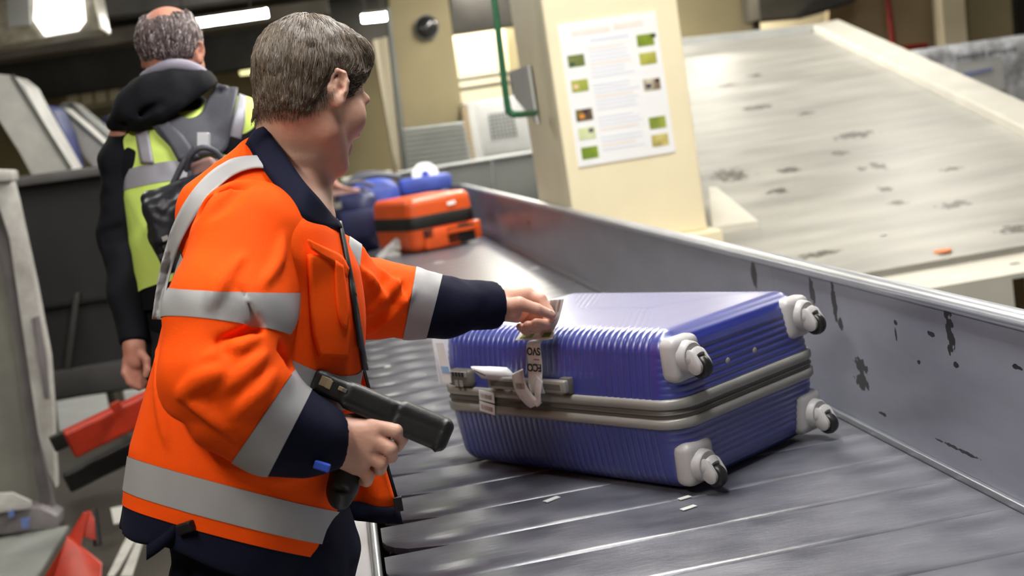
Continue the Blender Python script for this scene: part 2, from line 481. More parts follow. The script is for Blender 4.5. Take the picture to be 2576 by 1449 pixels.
tag(o, 'light grey slanted metal plate on the left side of the cream pillar', 'plate')

# poster
M_paper = mat('poster_paper', srgb(247, 248, 252), 0.35, var=0.02, vscale=3)
YP = PY0 - 0.006
t = empty('poster', ony(1550, 250, PY0), 'white printed poster with small photos on the cream pillar', 'poster')
PC = [(1402, 62), (1648, 28), (1700, 382), (1456, 421)]
def pq(u, v):
    a = np.array(PC[0]) * (1 - u) + np.array(PC[1]) * u
    b = np.array(PC[3]) * (1 - u) + np.array(PC[2]) * u
    return a * (1 - v) + b * v
def on_poster(name, u0, v0, u1, v1, m, lift=0.0015, parent=None):
    pts = [ony(*pq(u, v), YP - 0.002 - lift) for u, v in ((u0, v0), (u1, v0), (u1, v1), (u0, v1))]
    return prism(name, pts, (0, 0.001, 0), m, parent or t)
prism('sheet', [ony(*p, YP - 0.002) for p in PC], (0, 0.008, 0), M_paper, t)
def photo_mat(n, c1, c2, sc):
    return mat('photo_print_%d' % n, c1, 0.4, vscale=sc, col2=c2)
photos = [(0.05, .225, (150, 160, 90), (60, 80, 40)), (0.05, .40, (190, 190, 90), (130, 150, 60)), (0.05, .605, (150, 140, 70), (70, 50, 60)),
          (0.05, .735, (225, 230, 190), (190, 205, 140)), (0.05, .87, (150, 170, 60), (100, 130, 40)),
          (0.775, .15, (150, 170, 50), (105, 125, 40)), (0.775, .28, (190, 190, 90), (150, 150, 60)), (0.775, .465, (120, 100, 80), (225, 220, 200)),
          (0.775, .735, (170, 180, 80), (110, 130, 50)), (0.775, .86, (225, 210, 130), (150, 140, 80))]
for i, (u, v, c1, c2) in enumerate(photos):
    on_poster('photo', u, v, u + 0.17, v + 0.082, photo_mat(i, srgb(*c1), srgb(*c2), 9 + i), 0.002)
for (u, v, c1) in [(0.065, .272, (50, 75, 60)), (0.155, .745, (80, 85, 90)), (0.13, .612, (60, 40, 60)), (0.085, .64, (230, 150, 60)), (0.80, .50, (60, 50, 80)), (0.895, .47, (70, 45, 40)), (0.07, .43, (245, 205, 170)), (0.92, .152, (70, 80, 40))]:
    on_poster('photo_detail', u, v, u + 0.05, v + 0.028, mat('photo_detail', srgb(*c1), 0.5), 0.003)
M_txtb = mat('pale_blue_print', srgb(228, 232, 246), 0.5, var=0.03)
M_txtr = mat('pale_red_print', srgb(244, 230, 224), 0.5, var=0.05)
r2 = random.Random(3)
on_poster('heading', 0.13, .055, 0.52, .095, M_txtr); on_poster('heading', 0.56, .048, 0.86, .088, M_txtr)
on_poster('text_line', 0.30, .125, 0.70, .150, M_txtb)
for k in range(26):
    v = .19 + k * .0285
    if k in (8, 16, 21): continue
    on_poster('text_line', 0.27, v, 0.27 + r2.uniform(.34, .46), v + .011, M_txtb if k % 4 else M_txtr)

# ---------------- steel ramp behind the near wall
RM, RZ = 0.25, -0.73
def onramp(x, y, off=0.0):
    r = ray(x, y)
    k = (RZ + off - CAM_Z) / (r[2] - RM * r[1])
    return CAM + r * k
M_ramp = mat('ramp_grey', srgb(172, 170, 163), 0.45, metal=0.0, var=0.24, vscale=2.6, stretch=(0.5, 2.4, 1), bump=0.1, bscale=14, rvar=0.08)
spots = []
for (x, y, a, b) in [(1840, 440, .10, .10), (1985, 428, .06, .05), (2115, 385, .05, .04), (2400, 515, .08, .04), (2060, 640, .10, .03), (2225, 475, .03, .04),
                     (2030, 285, .06, .03), (2210, 418, .04, .06), (1905, 270, .10, .05), (2560, 575, .10, .04), (2260, 510, .05, .03), (1900, 190, .05, .04), (2150, 340, .12, .06),
                     (1830, 215, .08, .04), (2170, 425, .03, .03), (2390, 425, .06, .03), (1960, 480, .06, .04)]:
    q = onramp(x, y) - onramp(2138, 693) * np.array([1, 1, 0]); spots.append((q[0], q[1], a * 1.7, b * 1.9))
spot_mat(M_ramp, 'ramp_spots', srgb(96, 93, 86), spots, axes=('X', 'Y'), nscale=26, thr=0.68, scale=(1, 2.2, 1))
rampz = lambda x, y: np.array([x, y, RZ + RM * y])
rp = [onramp(*p) for p in [(1690, 119), (2052, 80), (2640, 372), (2640, 606), (2138, 693)]]
rp += [rampz(WALL_X + .055, rp[4][1]), rampz(WALL_X + .055, PY0 - .12), rampz(pxr + .05, PY0 - .12), rampz(pxr + .05, PY1)]
ramp = empty('baggage_ramp', rp[4] * np.array([1, 1, 0]), 'wide scuffed grey baggage ramp rising behind the belt wall', 'ramp')
prism('deck', rp, (0, 0, -0.03), M_ramp, ramp)
M_lip = mat('ramp_lip', srgb(224, 220, 208), 0.45, var=0.08, vscale=4)
p0, p1 = onramp(2050, 82), onramp(2660, 384)
d = p1 - p0; nrm = np.array([0, 0, 1.0])
side = np.cross(d, nrm); side /= np.linalg.norm(side); side *= -1 if side[0] < 0 else 1
prism('side_rail', [p0 - side * .01, p1 - side * .01, p1 - side * .01 + nrm * .05, p1 + side * .16 + nrm * .06, p0 + side * .16 + nrm * .06, p0 - side * .01 + nrm * .05], (0, 0, 0.0001), M_lip, ramp) if False else None
bm = bmesh.new()
prof = [(-.012, -.03), (-.012, .050), (0.0, .062), (.20, .075), (.215, .06), (.215, -.03)]
ra = [bm.verts.new(V(p0 + side * a + nrm * b)) for a, b in prof]; rb = [bm.verts.new(V(p1 + side * a + nrm * b)) for a, b in prof]
for i in range(len(prof)):
    bm.faces.new((ra[i], ra[(i + 1) % 6], rb[(i + 1) % 6], rb[i]))
bm.faces.new(ra); bm.faces.new(rb[::-1])
bm_obj('side_rail', bm, M_lip, ramp)
q0, q1 = onramp(1690, 119), onramp(2056, 80)
add = np.array([0, 0.02, 0.03])
box('top_lip', (q0 + q1) / 2 + np.array([0, .03, .02]), (np.linalg.norm(q1 - q0) / 2, .03, .045), M_lightgrey, ramp, rot=frame(q1 - q0, (0, 0, 1)), bevel=0.008)
prism('apron', [rp[3], rp[4], rp[4] + np.array([0, 0, -.5]), rp[3] + np.array([0, 0, -.5])], (0, 0.02, 0), M_lip, ramp)
prism('rear_skirt', [q0 + [0, .05, -.02], q1 + [0, .05, -.02], q1 + [0, .05, -1.3], q0 + [0, .05, -1.3]], (0, 0.03, 0), M_greymetal, ramp)
# wedge shaped cover plates at the pillar foot
w = [(1783, 470), (1802, 470), (1908, 556), (1792, 572)]
prism('cover_plate', [onramp(*p, .03) for p in w], (0, 0, -0.035), M_lip, ramp)
# deck and kerb at the lower end of the ramp
zk = rp[4][2] - 0.035
kerb = empty('kerb_block', (2.2, 2.7, 0), 'pale beige kerb block at the foot of the ramp on the right', 'block')
e0, e1 = onz(2138, 697, zk), onz(2640, 612, zk)
f0, f1 = onz(2330, 727, zk), onz(2545, 690, zk)
prism('top_plate', [e0 + [0, .0, 0], e1, np.array([e1[0], f1[1], zk]), f1, f0, np.array([max(WALL_X + .02, f0[0] - .35), f0[1], zk])], (0, 0, -.02), M_lip, kerb)
f2 = onz(2640, 700, zk)
prism('front_plate', [f0 + [0, 0, -.02], f1 + [0, 0, -.02], f1 + [0, 0, -.5], f0 + [0, 0, -.5]], (0, 0.03, 0), M_lip, kerb)
box('corner_bracket', onz(2560, 735, zk - .12), (.025, .02, .12), M_wallbrown, kerb, bevel=0.004)
M_or = mat('orange_sticker', srgb(240, 140, 80), 0.5, var=0.05)
a = onramp(2371, 630, 0.004)
bm = bmesh.new(); bmesh.ops.create_cone(bm, cap_ends=True, segments=16, radius1=0.04, radius2=0.036, depth=0.006)
for v in bm.verts: v.co += V(a)
tag(bm_obj('orange_cap', bm, M_or), 'small round orange cap lying on the grey ramp', 'cap')
box_p = onramp(2222, 589, 0.003)
tag(box('paper_scrap', box_p, (.014, .012, .001), M_paper, bevel=0), 'tiny white paper scrap lying on the grey ramp', 'paper')

# wall behind the ramp on the right with pipes, column and wrapped cargo
t = empty('wall_far', (4, 12.5, 0), kind='structure')
tag(t, 'beige wall with dark frame behind the top of the ramp', 'wall')
prism_px('wall_panel', [(1640, -80), (1902, -80), (1915, 250), (1660, 260)], 12.6, 0.12, M_wall, t)
prism_px('lit_panel', [(1896, 30), (2120, 0), (2120, 250), (1905, 250)], 13.6, 0.1, M_cream, t)
prism_px('brown_panel', [(2085, -80), (2380, -80), (2400, 260), (2085, 260)], 12.8, 0.1, M_wallbrown, t)
prism_px('olive_panel', [(2425, -80), (2640, -80), (2640, 260), (2440, 260)], 12.8, 0.1, M_wall, t)
prism_px('dark_edge', [(2350, -80), (2372, -80), (2394, 260), (2374, 260)], 12.75, 0.05, M_beamlt, t)
prism_px('frame_post', [(1898, -80), (1908, -80), (1918, 250), (1908, 250)], 12.4, 0.1, M_beam, t)
prism_px('column', [(2364, -80), (2420, -80), (2446, 260), (2386, 260)], 12.5, 0.2, M_cream, t)
prism_px('door_edge', [(2552, -80), (2640, -80), (2640, 200), (2570, 200)], 12.4, 0.1, M_black, t)
M_red = mat('red_paint', srgb(150, 30, 24), 0.45, var=0.15, vscale=20)
t = empty('fire_pipe', ony(2245, 110, 12.2), 'thin red fire pipe on the beige wall behind the ramp', 'pipe')
tube('riser', [ony(2226, -60, 12.3), ony(2256, 180, 12.3)], 0.03, M_red, t, n=8)
tube('branch', [ony(2262, 122, 12.3), ony(2332, 114, 12.3)], 0.028, M_red, t, n=8)
M_wrap = mat('plastic_wrap', srgb(228, 230, 236), 0.3, var=0.0, vscale=16, col2=srgb(160, 162, 170), bump=0.6, bscale=22)
t = empty('wrapped_cargo', ony(2480, 240, 9.6) * np.array([1, 1, 0]), 'plastic wrapped grey cargo bale with dark print behind the ramp rail', 'cargo')
bm = bmesh.new()
A = [ony(*p, 9.6) for p in [(2300, 126), (2640, 78), (2660, 262), (2320, 300)]]
nx, nz = 28, 14
front = [[(A[0] * (1 - i / nx) + A[1] * i / nx) * (1 - j / nz) + (A[3] * (1 - i / nx) + A[2] * i / nx) * j / nz for i in range(nx + 1)] for j in range(nz + 1)]
rows = []
for j, r in enumerate(front):
    rr = [r[0] + [0, .8, 0]]
    for i, p in enumerate(r):
        edge = min(i, nx - i, j, nz - j)
        rr.append(p + np.array([0, (0.03 if edge == 0 else 0) + 0.05 * mnoise.noise(V(p * 5)) + 0.02 * mnoise.noise(V(p * 14)), 0]))
    rr.append(r[-1] + [0, .8, 0]); rows.append(rr)
top = [p + np.array([0, .8, 0]) for p in rows[0]]
rows = [top] + rows
grid_obj('bale', rows, M_wrap, t, thick=0.004)
M_ink = mat('dark_ink', srgb(78, 80, 90), 0.5, var=0.1)
M_inkb = mat('blue_ink', srgb(120, 128, 190), 0.5, var=0.1)
for k in range(12):
    x = 2408 + k * 12 + (8 if k > 5 else 0)
    y = 141 - (x - 2408) * 0.15
    h = 9 if k % 3 else 12
    prism_px('print_mark', [(x, y), (x + 7, y - 1), (x + 8, y + h), (x + 1, y + h + 1)], 9.5, 0.004, M_ink, t)
prism_px('blue_print', [(2424, 184), (2496, 170), (2497, 177), (2425, 191)], 9.5, 0.004, M_inkb, t)
prism_px('paper_sheet', [(2405, 160), (2520, 140), (2530, 226), (2440, 236), (2412, 205)], 9.52, 0.004, M_lightgrey, t)

# ---------------- conveyor belt: wall, lip, slats, left edge
M_beltwall = mat('belt_wall_steel', srgb(156, 157, 168), 0.32, metal=0.45, var=0.14, vscale=5, stretch=(1, 0.6, 2), bump=0.08, bscale=40, rvar=0.07)
sp = []
for (x, y, a, b) in [(1897, 690, .035, .050), (2042, 735, .022, .045), (2098, 760, .020, .060), (2165, 920, .045, .022), (2168, 960, .045, .028), (2388, 830, .020, .075),
                     (2253, 812, .010, .008), (2342, 840, .018, .008), (2404, 918, .014, .008), (2222, 1042, .022, .006), (2312, 910, .01, .008), (2115, 815, .018, .02), (2410, 1130, .12, .005),
                     (2560, 925, .02, .006), (1330, 560, .08, .02), (2253, 835, .006, .022)]:
    q = onx(x, y, WALL_X) - np.array([WALL_X, 5, BELT_Z]); sp.append((q[1], q[2], a, b))
spot_mat(M_beltwall, 'wall_scuffs', srgb(58, 56, 54), sp, nscale=55, thr=0.60)
BY0, BY1 = 0.2, 10.2
bwall = empty('belt_wall', (WALL_X, 5, BELT_Z), kind='structure')
tag(bwall, 'scuffed grey steel side wall running along the belt', 'wall')
ys = [BY0, 1.35, 2.91, 4.45, 6.0, 7.6, 9.0, BY1]
for a, b in zip(ys[:-1], ys[1:]):
    slab('wall_panel', WALL_X, WALL_X + 0.018, a + 0.0008, b - 0.0008, BELT_Z - 0.06, WALL_TOP - 0.012, M_beltwall, bwall, kind=None, bevel=0.0012)
    for z in (BELT_Z + 0.06, WALL_TOP - 0.06):
        pass
bm = bmesh.new()
lip = [(-.004, -.016), (-.010, -.010), (-.011, -.002), (-.006, .005), (.004, .008), (.024, .008), (.030, .004), (.031, -.006), (.026, -.016)]
va = [bm.verts.new((WALL_X + x, BY0, WALL_TOP + z)) for x, z in lip]; vb = [bm.verts.new((WALL_X + x, BY1, WALL_TOP + z)) for x, z in lip]
for i in range(len(lip)): bm.faces.new((va[i], vb[i], vb[(i + 1) % len(lip)], va[(i + 1) % len(lip)]))
bm.faces.new(va); bm.faces.new(vb)
bm_obj('top_lip', bm, mat('lip_steel', srgb(206, 208, 214), 0.28, metal=0.7, var=0.12, vscale=12, stretch=(1, .3, 1)), bwall, smooth=True, autosmooth=50)
slab('floor_trim', WALL_X - 0.012, WALL_X, BY0, BY1, BELT_Z - 0.02, BELT_Z + 0.012, M_steel, bwall, kind=None, bevel=0.003)
slab('outer_skirt', WALL_X + 0.03, WALL_X + 0.05, BY0, BY1, 0, WALL_TOP - 0.02, M_greymetal, bwall, kind=None)
# the belt bends to the left at its far end
R0 = 0.65
cxb, cyb = WALL_X - R0, BY1
arc = [(cxb + R0 * math.cos(a), cyb + R0 * math.sin(a)) for a in np.linspace(0, math.radians(80), 9)]
for (xa, ya), (xb, yb) in zip(arc[:-1], arc[1:]):
    prism('bend_panel', [np.array([xa, ya, BELT_Z - .06]), np.array([xb, yb, BELT_Z - .06]), np.array([xb, yb, WALL_TOP]), np.array([xa, ya, WALL_TOP])], (0.012, 0.012, 0), M_beltwall, bwall)
tube('bend_lip', [np.array([x, y, WALL_TOP]) for x, y in arc], 0.014, M_steel, bwall, n=8)

M_slat = mat('belt_rubber', srgb(112, 112, 119), 0.32, var=0.0, vscale=5, stretch=(0.9, 1.8, 1), col2=srgb(66, 66, 74), bump=0.14, bscale=50, rvar=0.10, spec=.8)
def scratch(m, strength=0.35):
    nt = m.node_tree; N = nt.nodes; L = nt.links; b = N['Principled BSDF']
    src = b.inputs['Base Color'].links[0].from_socket
    tc = N.new('ShaderNodeTexCoord'); acc = None
    for ang, sc in ((0.35, 3.0), (-0.5, 2.2), (1.2, 3.5)):
        mp = N.new('ShaderNodeMapping'); mp.inputs['Rotation'].default_value = (0, 0, ang); mp.inputs['Scale'].default_value = (sc, sc * 26, 1)
        L.new(tc.outputs['Object'], mp.inputs[0])
        nz = N.new('ShaderNodeTexNoise'); nz.inputs['Scale'].default_value = 1.6; nz.inputs['Detail'].default_value = 3
        L.new(mp.outputs[0], nz.inputs[0])
        rp = N.new('ShaderNodeValToRGB'); rp.color_ramp.elements[0].position = 0.66; rp.color_ramp.elements[1].position = 0.74
        L.new(nz.outputs[0], rp.inputs[0])
        if acc is None: acc = rp.outputs[0]
        else:
            n = N.new('ShaderNodeMath'); n.operation = 'MAXIMUM'; L.new(acc, n.inputs[0]); L.new(rp.outputs[0], n.inputs[1]); acc = n.outputs[0]
    n = N.new('ShaderNodeMath'); n.operation = 'MULTIPLY'; n.inputs[1].default_value = strength; L.new(acc, n.inputs[0])
    mx = N.new('ShaderNodeMix'); mx.data_type = 'RGBA'; mx.inputs[7].default_value = (*srgb(150, 150, 156), 1)
    L.new(n.outputs[0], mx.inputs[0]); L.new(src, mx.inputs[6]); L.new(mx.outputs[2], b.inputs['Base Color'])
scratch(M_slat)
belt = empty('conveyor_belt', (0.45, 2, BELT_Z), 'dark grey rubber conveyor belt of overlapping slats', 'conveyor')
XL, XR, PITCHY, SL = -0.028, WALL_X - 0.014, 0.18, 0.18
bm = bmesh.new()
NR = 9
top, bot = [], []
for i in range(NR):                                   # gently domed slat with a rounded near left corner
    y = SL * i / (NR - 1)
    k = max(0.0, 1 - y / 0.10)
    xl = XL + 0.12 * (1 - math.sqrt(max(0.0, 1 - k * k)))
    z = -0.0008 + 0.0004 * min(1.0, 1.5 * math.sin(math.pi * i / (NR - 1)) ** 0.5)
    top.append([bm.verts.new((x, y, z)) for x in (xl, XL + 0.3, XR)])
    bot.append([bm.verts.new((x, y, -0.012)) for x in (xl, XR)])
for i in range(NR - 1):
    for j in (0, 1): bm.faces.new((top[i][j], top[i][j + 1], top[i + 1][j + 1], top[i + 1][j])).smooth = True
    bm.faces.new((top[i][0], top[i + 1][0], bot[i + 1][0], bot[i][0]))
bm.faces.new(top[0] + bot[0][::-1])
bmesh.ops.recalc_face_normals(bm, faces=bm.faces[:])
sme = bpy.data.meshes.new('slat'); bm.to_mesh(sme); bm.free(); sme.materials.append(M_slat)
for k in range(54):
    o = bpy.data.objects.new('slat', sme)
    o.location = Vector((0, 0.42 + k * PITCHY, BELT_Z)) - belt.location
    link(o, belt)
slab('bed_plate', XL + 0.01, XR - 0.01, 0.2, 10.1, BELT_Z - 0.045, BELT_Z - 0.022, M_black, belt, kind=None)
bed = prism('bend_bed', [np.array([x, y, BELT_Z - .012]) for x, y in [(XL, 10.12), (XR, 10.12)] + arc[1:] + [(-1.0, 10.84), (-1.0, 10.12)]], (0, 0, -.03), M_slat, belt)
# carousel side: steel deck strip with a thin rail
side = empty('belt_edge', (-0.1, 3, 0), kind='structure')
tag(side, 'pale steel edge strip and rail along the left side of the belt', 'edge trim')
slab('deck_strip', -0.15, -0.052, 0.2, 10.1, BELT_Z - 0.03, BELT_Z - 0.012, mat('deck_steel', srgb(196, 194, 196), 0.4, metal=0.2, var=0.1, vscale=6), side, kind=None)
slab('skirt', -0.14, -0.12, 0.2, 10.1, 0, BELT_Z - 0.03, M_greymetal, side, kind=None)
tube('rail', [(-0.043, 0.2, BELT_Z - 0.004), (-0.043, 10.1, BELT_Z - 0.004)], 0.009, M_steel, side, n=10)

# litter on the belt
def scrap(px, z, w, h, ang, m, label, name='paper_scrap'):
    p = onz(*px, z)
    o = box(name, p, (w, h, 0.0007), m, rot=rotm(0, 0, ang), bevel=0)
    tag(o, label, 'paper')
scrap((1388, 1256), BELT_Z + .0016, .017, .007, 0.5, M_white, 'small white paper scrap on the belt below the suitcase handle')
scrap((1722, 1252), BELT_Z + .0016, .012, .006, 0.3, M_white, 'tiny crumpled scrap on the belt right below the near lower wheel')
scrap((1732, 1277), BELT_Z + .0016, .015, .006, 0.35, M_white, 'white scrap nearest the camera below the near lower wheel')
scrap((1345, 674), BELT_Z + .0016, .022, .018, 0.2, M_white, 'white scrap on the belt at the foot of the wall')
scrap((975, 922), BELT_Z + .0016, .010, .008, 0.2, M_white, 'white dot of paper on the belt beside the jacket')
scrap((1103, 660), BELT_Z + .0016, .03, .02, 0.2, M_white, 'small pale scrap on the belt before the orange suitcase')

# ---------------- left background: cart, dark panel, chutes, window, red bars
M_cart = mat('cart_white_paint', srgb(222, 220, 214), 0.5, var=0.0, vscale=11, col2=srgb(176, 172, 168), bump=0.1)
M_cartgrey = mat('cart_grey_panel', srgb(150, 150, 140), 0.55, var=0.18, vscale=4)
M_cartframe = mat('cart_frame', srgb(128, 122, 124), 0.5, var=0.2, vscale=9)
t = empty('baggage_cart', ony(60, 1335, 5.5) * np.array([1, 1, 0]), 'worn white and grey baggage cart at the left edge', 'cart')
prism_px('side_panel', [(-420, 500), (5, 500), (60, 860), (88, 1120), (108, 1300), (-420, 1330)], 5.62, 0.05, M_cartgrey, t)
prism_px('frame_bar', [(-5, 520), (18, 560), (70, 900), (104, 1150), (142, 1310), (112, 1330), (84, 1180), (44, 880), (-5, 640)], 5.52, 0.06, M_cartframe, t, bevel=0.004)
prism_px('corner_post', [(-80, 432), (26, 436), (40, 500), (88, 720), (122, 900), (130, 1010), (141, 1230), (118, 1180), (96, 1090), (62, 860), (24, 600), (-4, 500), (-80, 500)], 5.45, 0.07, M_cart, t, bevel=0.006)
prism_px('post_plate', [(80, 800), (98, 795), (116, 900), (124, 1000), (112, 1000), (95, 900)], 5.44, 0.02, M_cartframe, t, bevel=0.002)
prism_px('top_cap', [(-80, 425), (28, 428), (32, 456), (-80, 462)], 5.42, 0.12, M_cart, t, bevel=0.01)
prism_px('sill', [(-420, 1315), (100, 1278), (144, 1300), (144, 1330), (-420, 1392)], 5.44, 0.14, M_cartframe, t, bevel=0.006)
prism_px('white_bag_edge', [(-60, 1245), (30, 1240), (78, 1262), (80, 1278), (-60, 1300)], 5.41, 0.02, M_cart, t, bevel=0.003)
M_bluescrap = mat('blue_sticker', srgb(110, 130, 190), 0.5)
prism_px('sticker', [(20, 1290), (34, 1282), (36, 1300), (22, 1304)], 5.40, 0.01, M_bluescrap, t); prism_px('sticker', [(52, 1306), (74, 1302), (72, 1328), (54, 1330)], 5.40, 0.01, M_bluescrap, t)
fl = [onz(x, y, 0.012) for x, y in [(-300, 1410), (30, 1342), (172, 1322), (60, 1500), (-300, 1600)]]
o = prism('drive_plate', fl, (0, 0, -.012), M_greymetal); tag(o, 'pale grey steel plate on the floor under the baggage cart', 'plate')

M_dark = mat('black_rubber_panel', srgb(32, 31, 31), 0.65, var=0.25, vscale=4)
t = empty('dark_conveyor', ony(220, 1000, 6.4) * np.array([1, 1, 0]), 'dark conveyor side panel behind the baggage cart', 'conveyor')
prism_px('side_panel', [(20, 456), (470, 392), (470, 960), (115, 1010), (70, 800)], 6.4, 0.06, M_dark, t)
prism_px('top_rail', [(30, 446), (470, 388), (470, 412), (36, 472)], 6.33, 0.1, mat('rail_grey', srgb(92, 90, 90), 0.5), t, bevel=0.01)
prism_px('lower_ledge', [(120, 940), (470, 880), (470, 958), (126, 1005)], 6.34, 0.08, mat('ledge_grey', srgb(68, 66, 66), 0.6), t, bevel=0.006)
prism_px('strut', [(186, 740), (200, 736), (176, 930), (160, 932)], 6.36, 0.04, mat('strut_grey', srgb(58, 55, 54), 0.6), t, bevel=0.004)
prism_px('seam', [(75, 775), (470, 715), (470, 722), (76, 783)], 6.37, 0.03, M_black, t)
for k, (pts, Y, m, label) in enumerate([
    ([(-60, 180), (30, 190), (62, 215), (90, 270), (178, 425), (178, 470), (92, 470), (48, 380), (-10, 290), (-60, 230)], 7.2, M_white, 'broad white slanted chute behind the baggage cart'),
    ([(134, 276), (150, 268), (200, 310), (300, 400), (300, 450), (262, 450), (215, 400)], 8.0, M_white, 'narrow pale slanted chute left of the worker in the vest'),
    ([(150, 262), (176, 256), (300, 360), (300, 398), (270, 380)], 8.45, M_greymetal, 'grey slanted chute edge behind the narrow pale chute'),
    ([(104, 272), (118, 262), (136, 280), (160, 330), (190, 440), (170, 440)], 7.6, mat('navy_side', srgb(40, 52, 120), 0.5, var=0.2), 'dark blue slanted chute side between the white chutes'),
    ([(255, 296), (275, 288), (285, 330), (262, 340)], 8.9, mat('navy_box', srgb(36, 46, 100), 0.5, var=0.2), 'small dark blue box beside the hood of the worker in the vest')]):
    t = empty('chute', ony(*pts[0], Y), label, 'chute')
    prism_px('slab', pts, Y, 0.35, m, t, bevel=0.01)
    lowest = max(pts, key=lambda p: p[1]); q = ony(lowest[0], lowest[1] - 4, Y + .15)
    tube('support_leg', [q, np.array([q[0], q[1], .007])], .03, M_beamlt, t, n=8)
    if k < 3:
        a, b = ony(*pts[1], Y - .02), ony(*pts[4 if k == 0 else 3], Y - .02)
        tube('edge_bar', [a, b], 0.012, M_darkgrey, t, n=6)
t = empty('window_1', ony(240, 270, 14.8), kind='structure'); tag(t, 'dim barred window on the far wall', 'window')
prism_px('frame', [(150, 222), (420, 170), (430, 240), (165, 285)], 14.8, 0.05, M_wall, t)
for k in range(5):
    x = 168 + k * 35; y = 236 - k * 5.6
    prism_px('pane', [(x, y), (x + 27, y - 4.3), (x + 30, y + 30), (x + 3, y + 35)], 14.76, 0.02, M_cream, t)
prism_px('sill', [(160, 288), (430, 244), (430, 250), (162, 294)], 14.7, 0.1, M_beamlt, t)
prism_px('lintel', [(150, 205), (420, 160), (420, 168), (150, 214)], 14.7, 0.1, M_wall, t)

M_redsteel = mat('worn_red_steel', srgb(176, 46, 20), 0.45, var=0.25, vscale=10, bump=0.15, bscale=40)
t = empty('tow_bar', at(270, 1080, 5.0), 'worn red steel tow bar sticking out behind the worker in orange', 'tow bar')
a, b = at(172, 1118, 4.75), at(450, 985, 4.9)
fr = frame(b - a, (0, 0, 1))
box('beam', (a + b) / 2, (np.linalg.norm(b - a) / 2, .05, .052), M_redsteel, t, rot=fr, bevel=0.01)
box('lug', at(292, 1022, 4.72), (.018, .012, .016), M_redsteel, t, rot=fr, bevel=0.003)
box('hitch', at(150, 1110, 4.85), (.03, .02, .03), M_black, t, rot=fr, bevel=0.004)
box('under_frame', at(300, 1150, 5.05), (.22, .03, .04), M_black, t, rot=fr, bevel=0.01)
t = empty('wheel_stop', onz(200, 1480, 0), 'red steel bracket standing on the floor with a black post', 'bracket')
prism('left_plate', [onz(100, 1470, 0.0), at(208, 1290, 4.72), at(222, 1290, 4.72), onz(180, 1470, 0.0)], (0.0, 0.02, 0), M_redsteel, t, bevel=0.003)
prism('web_plate', [at(168, 1348, 4.68), at(256, 1420, 4.6), onz(250, 1500, 0), onz(120, 1500, 0)], (0, 0.02, 0), M_redsteel, t, bevel=0.003)
tube('post', [at(246, 1372, 4.72), at(234, 1282, 4.76)], 0.016, M_black, t, n=8)
prism('upper_plate', [at(208, 1292, 4.73), at(236, 1280, 4.75), at(240, 1360, 4.7), at(195, 1345, 4.7)], (0, 0.012, 0), M_redsteel, t, bevel=0.002)
M_line = mat('white_floor_paint', srgb(205, 203, 196), 0.6, var=0.12, vscale=10)
for k, pts in enumerate([[(338, 1310), (366, 1312), (300, 1430), (285, 1449), (270, 1449)], [(366, 1312), (376, 1312), (332, 1449), (303, 1449)]]):
    o = prism('floor_line', [onz(x, y, 0.003) for x, y in pts], (0, 0, -.003), M_line)
    tag(o, ['left white painted line on the floor behind the worker in orange', 'right white painted line on the floor behind the worker in orange'][k], 'floor line')
o = prism('paper_sheet', [onz(x, y, 0.004) for x, y in [(278, 1278), (345, 1264), (350, 1305), (286, 1318)]], (0, 0, -.003), M_white)
tag(o, 'white paper sheet lying on the floor beside the floor lines', 'paper')
o = prism('lit_floor_patch', [onz(x, y, 0.006) for x, y in [(140, 1010), (470, 950), (470, 1010), (150, 1085)]], (0, 0, -.006), M_lightgrey)  # lit stretch of floor, painted in as a pale sheet
tag(o, 'lit floor under the dark conveyor, painted as a pale grey patch', 'plate')

# ================================================================== blue suitcase
SC_L, SC_W, SC_T = 0.685, 0.455, 0.305
_a = math.radians(-55.5)
SC_EX = np.array([math.cos(_a), math.sin(_a), 0]); SC_EY = np.array([-math.sin(_a), math.cos(_a), 0]); SC_EZ = np.array([0, 0, 1.0])
SC_O = np.array([0.536, 2.212, BELT_Z + 0.003])
SC_R = np.stack([SC_EX, SC_EY, SC_EZ], 1)
def sw(x, y, z): return SC_O + SC_R @ np.array([x, y, z])
def swa(P): return SC_O + np.asarray(P) @ SC_R.T
M_blue = mat('blue_polycarbonate', srgb(38, 48, 132), 0.40, var=0.04, vscale=4, spec=1.0, coat=1.0, bump=0.03, bscale=120)
M_trim = mat('grey_trim', srgb(150, 147, 140), 0.38, var=0.06, vscale=12, metal=0.15)
M_trimd = mat('grey_trim_dark', srgb(96, 92, 86), 0.45, var=0.06, vscale=12)
M_cast = mat('caster_plastic', srgb(178, 174, 172), 0.42, var=0.05, vscale=14)
M_tire = mat('black_tyre', srgb(28, 27, 27), 0.35, var=0.2, vscale=25)
M_cardw = mat('white_tag_paper', srgb(236, 234, 232), 0.5, var=0.04, vscale=30)
M_inkk = mat('black_print', srgb(30, 30, 34), 0.5, var=0.05)

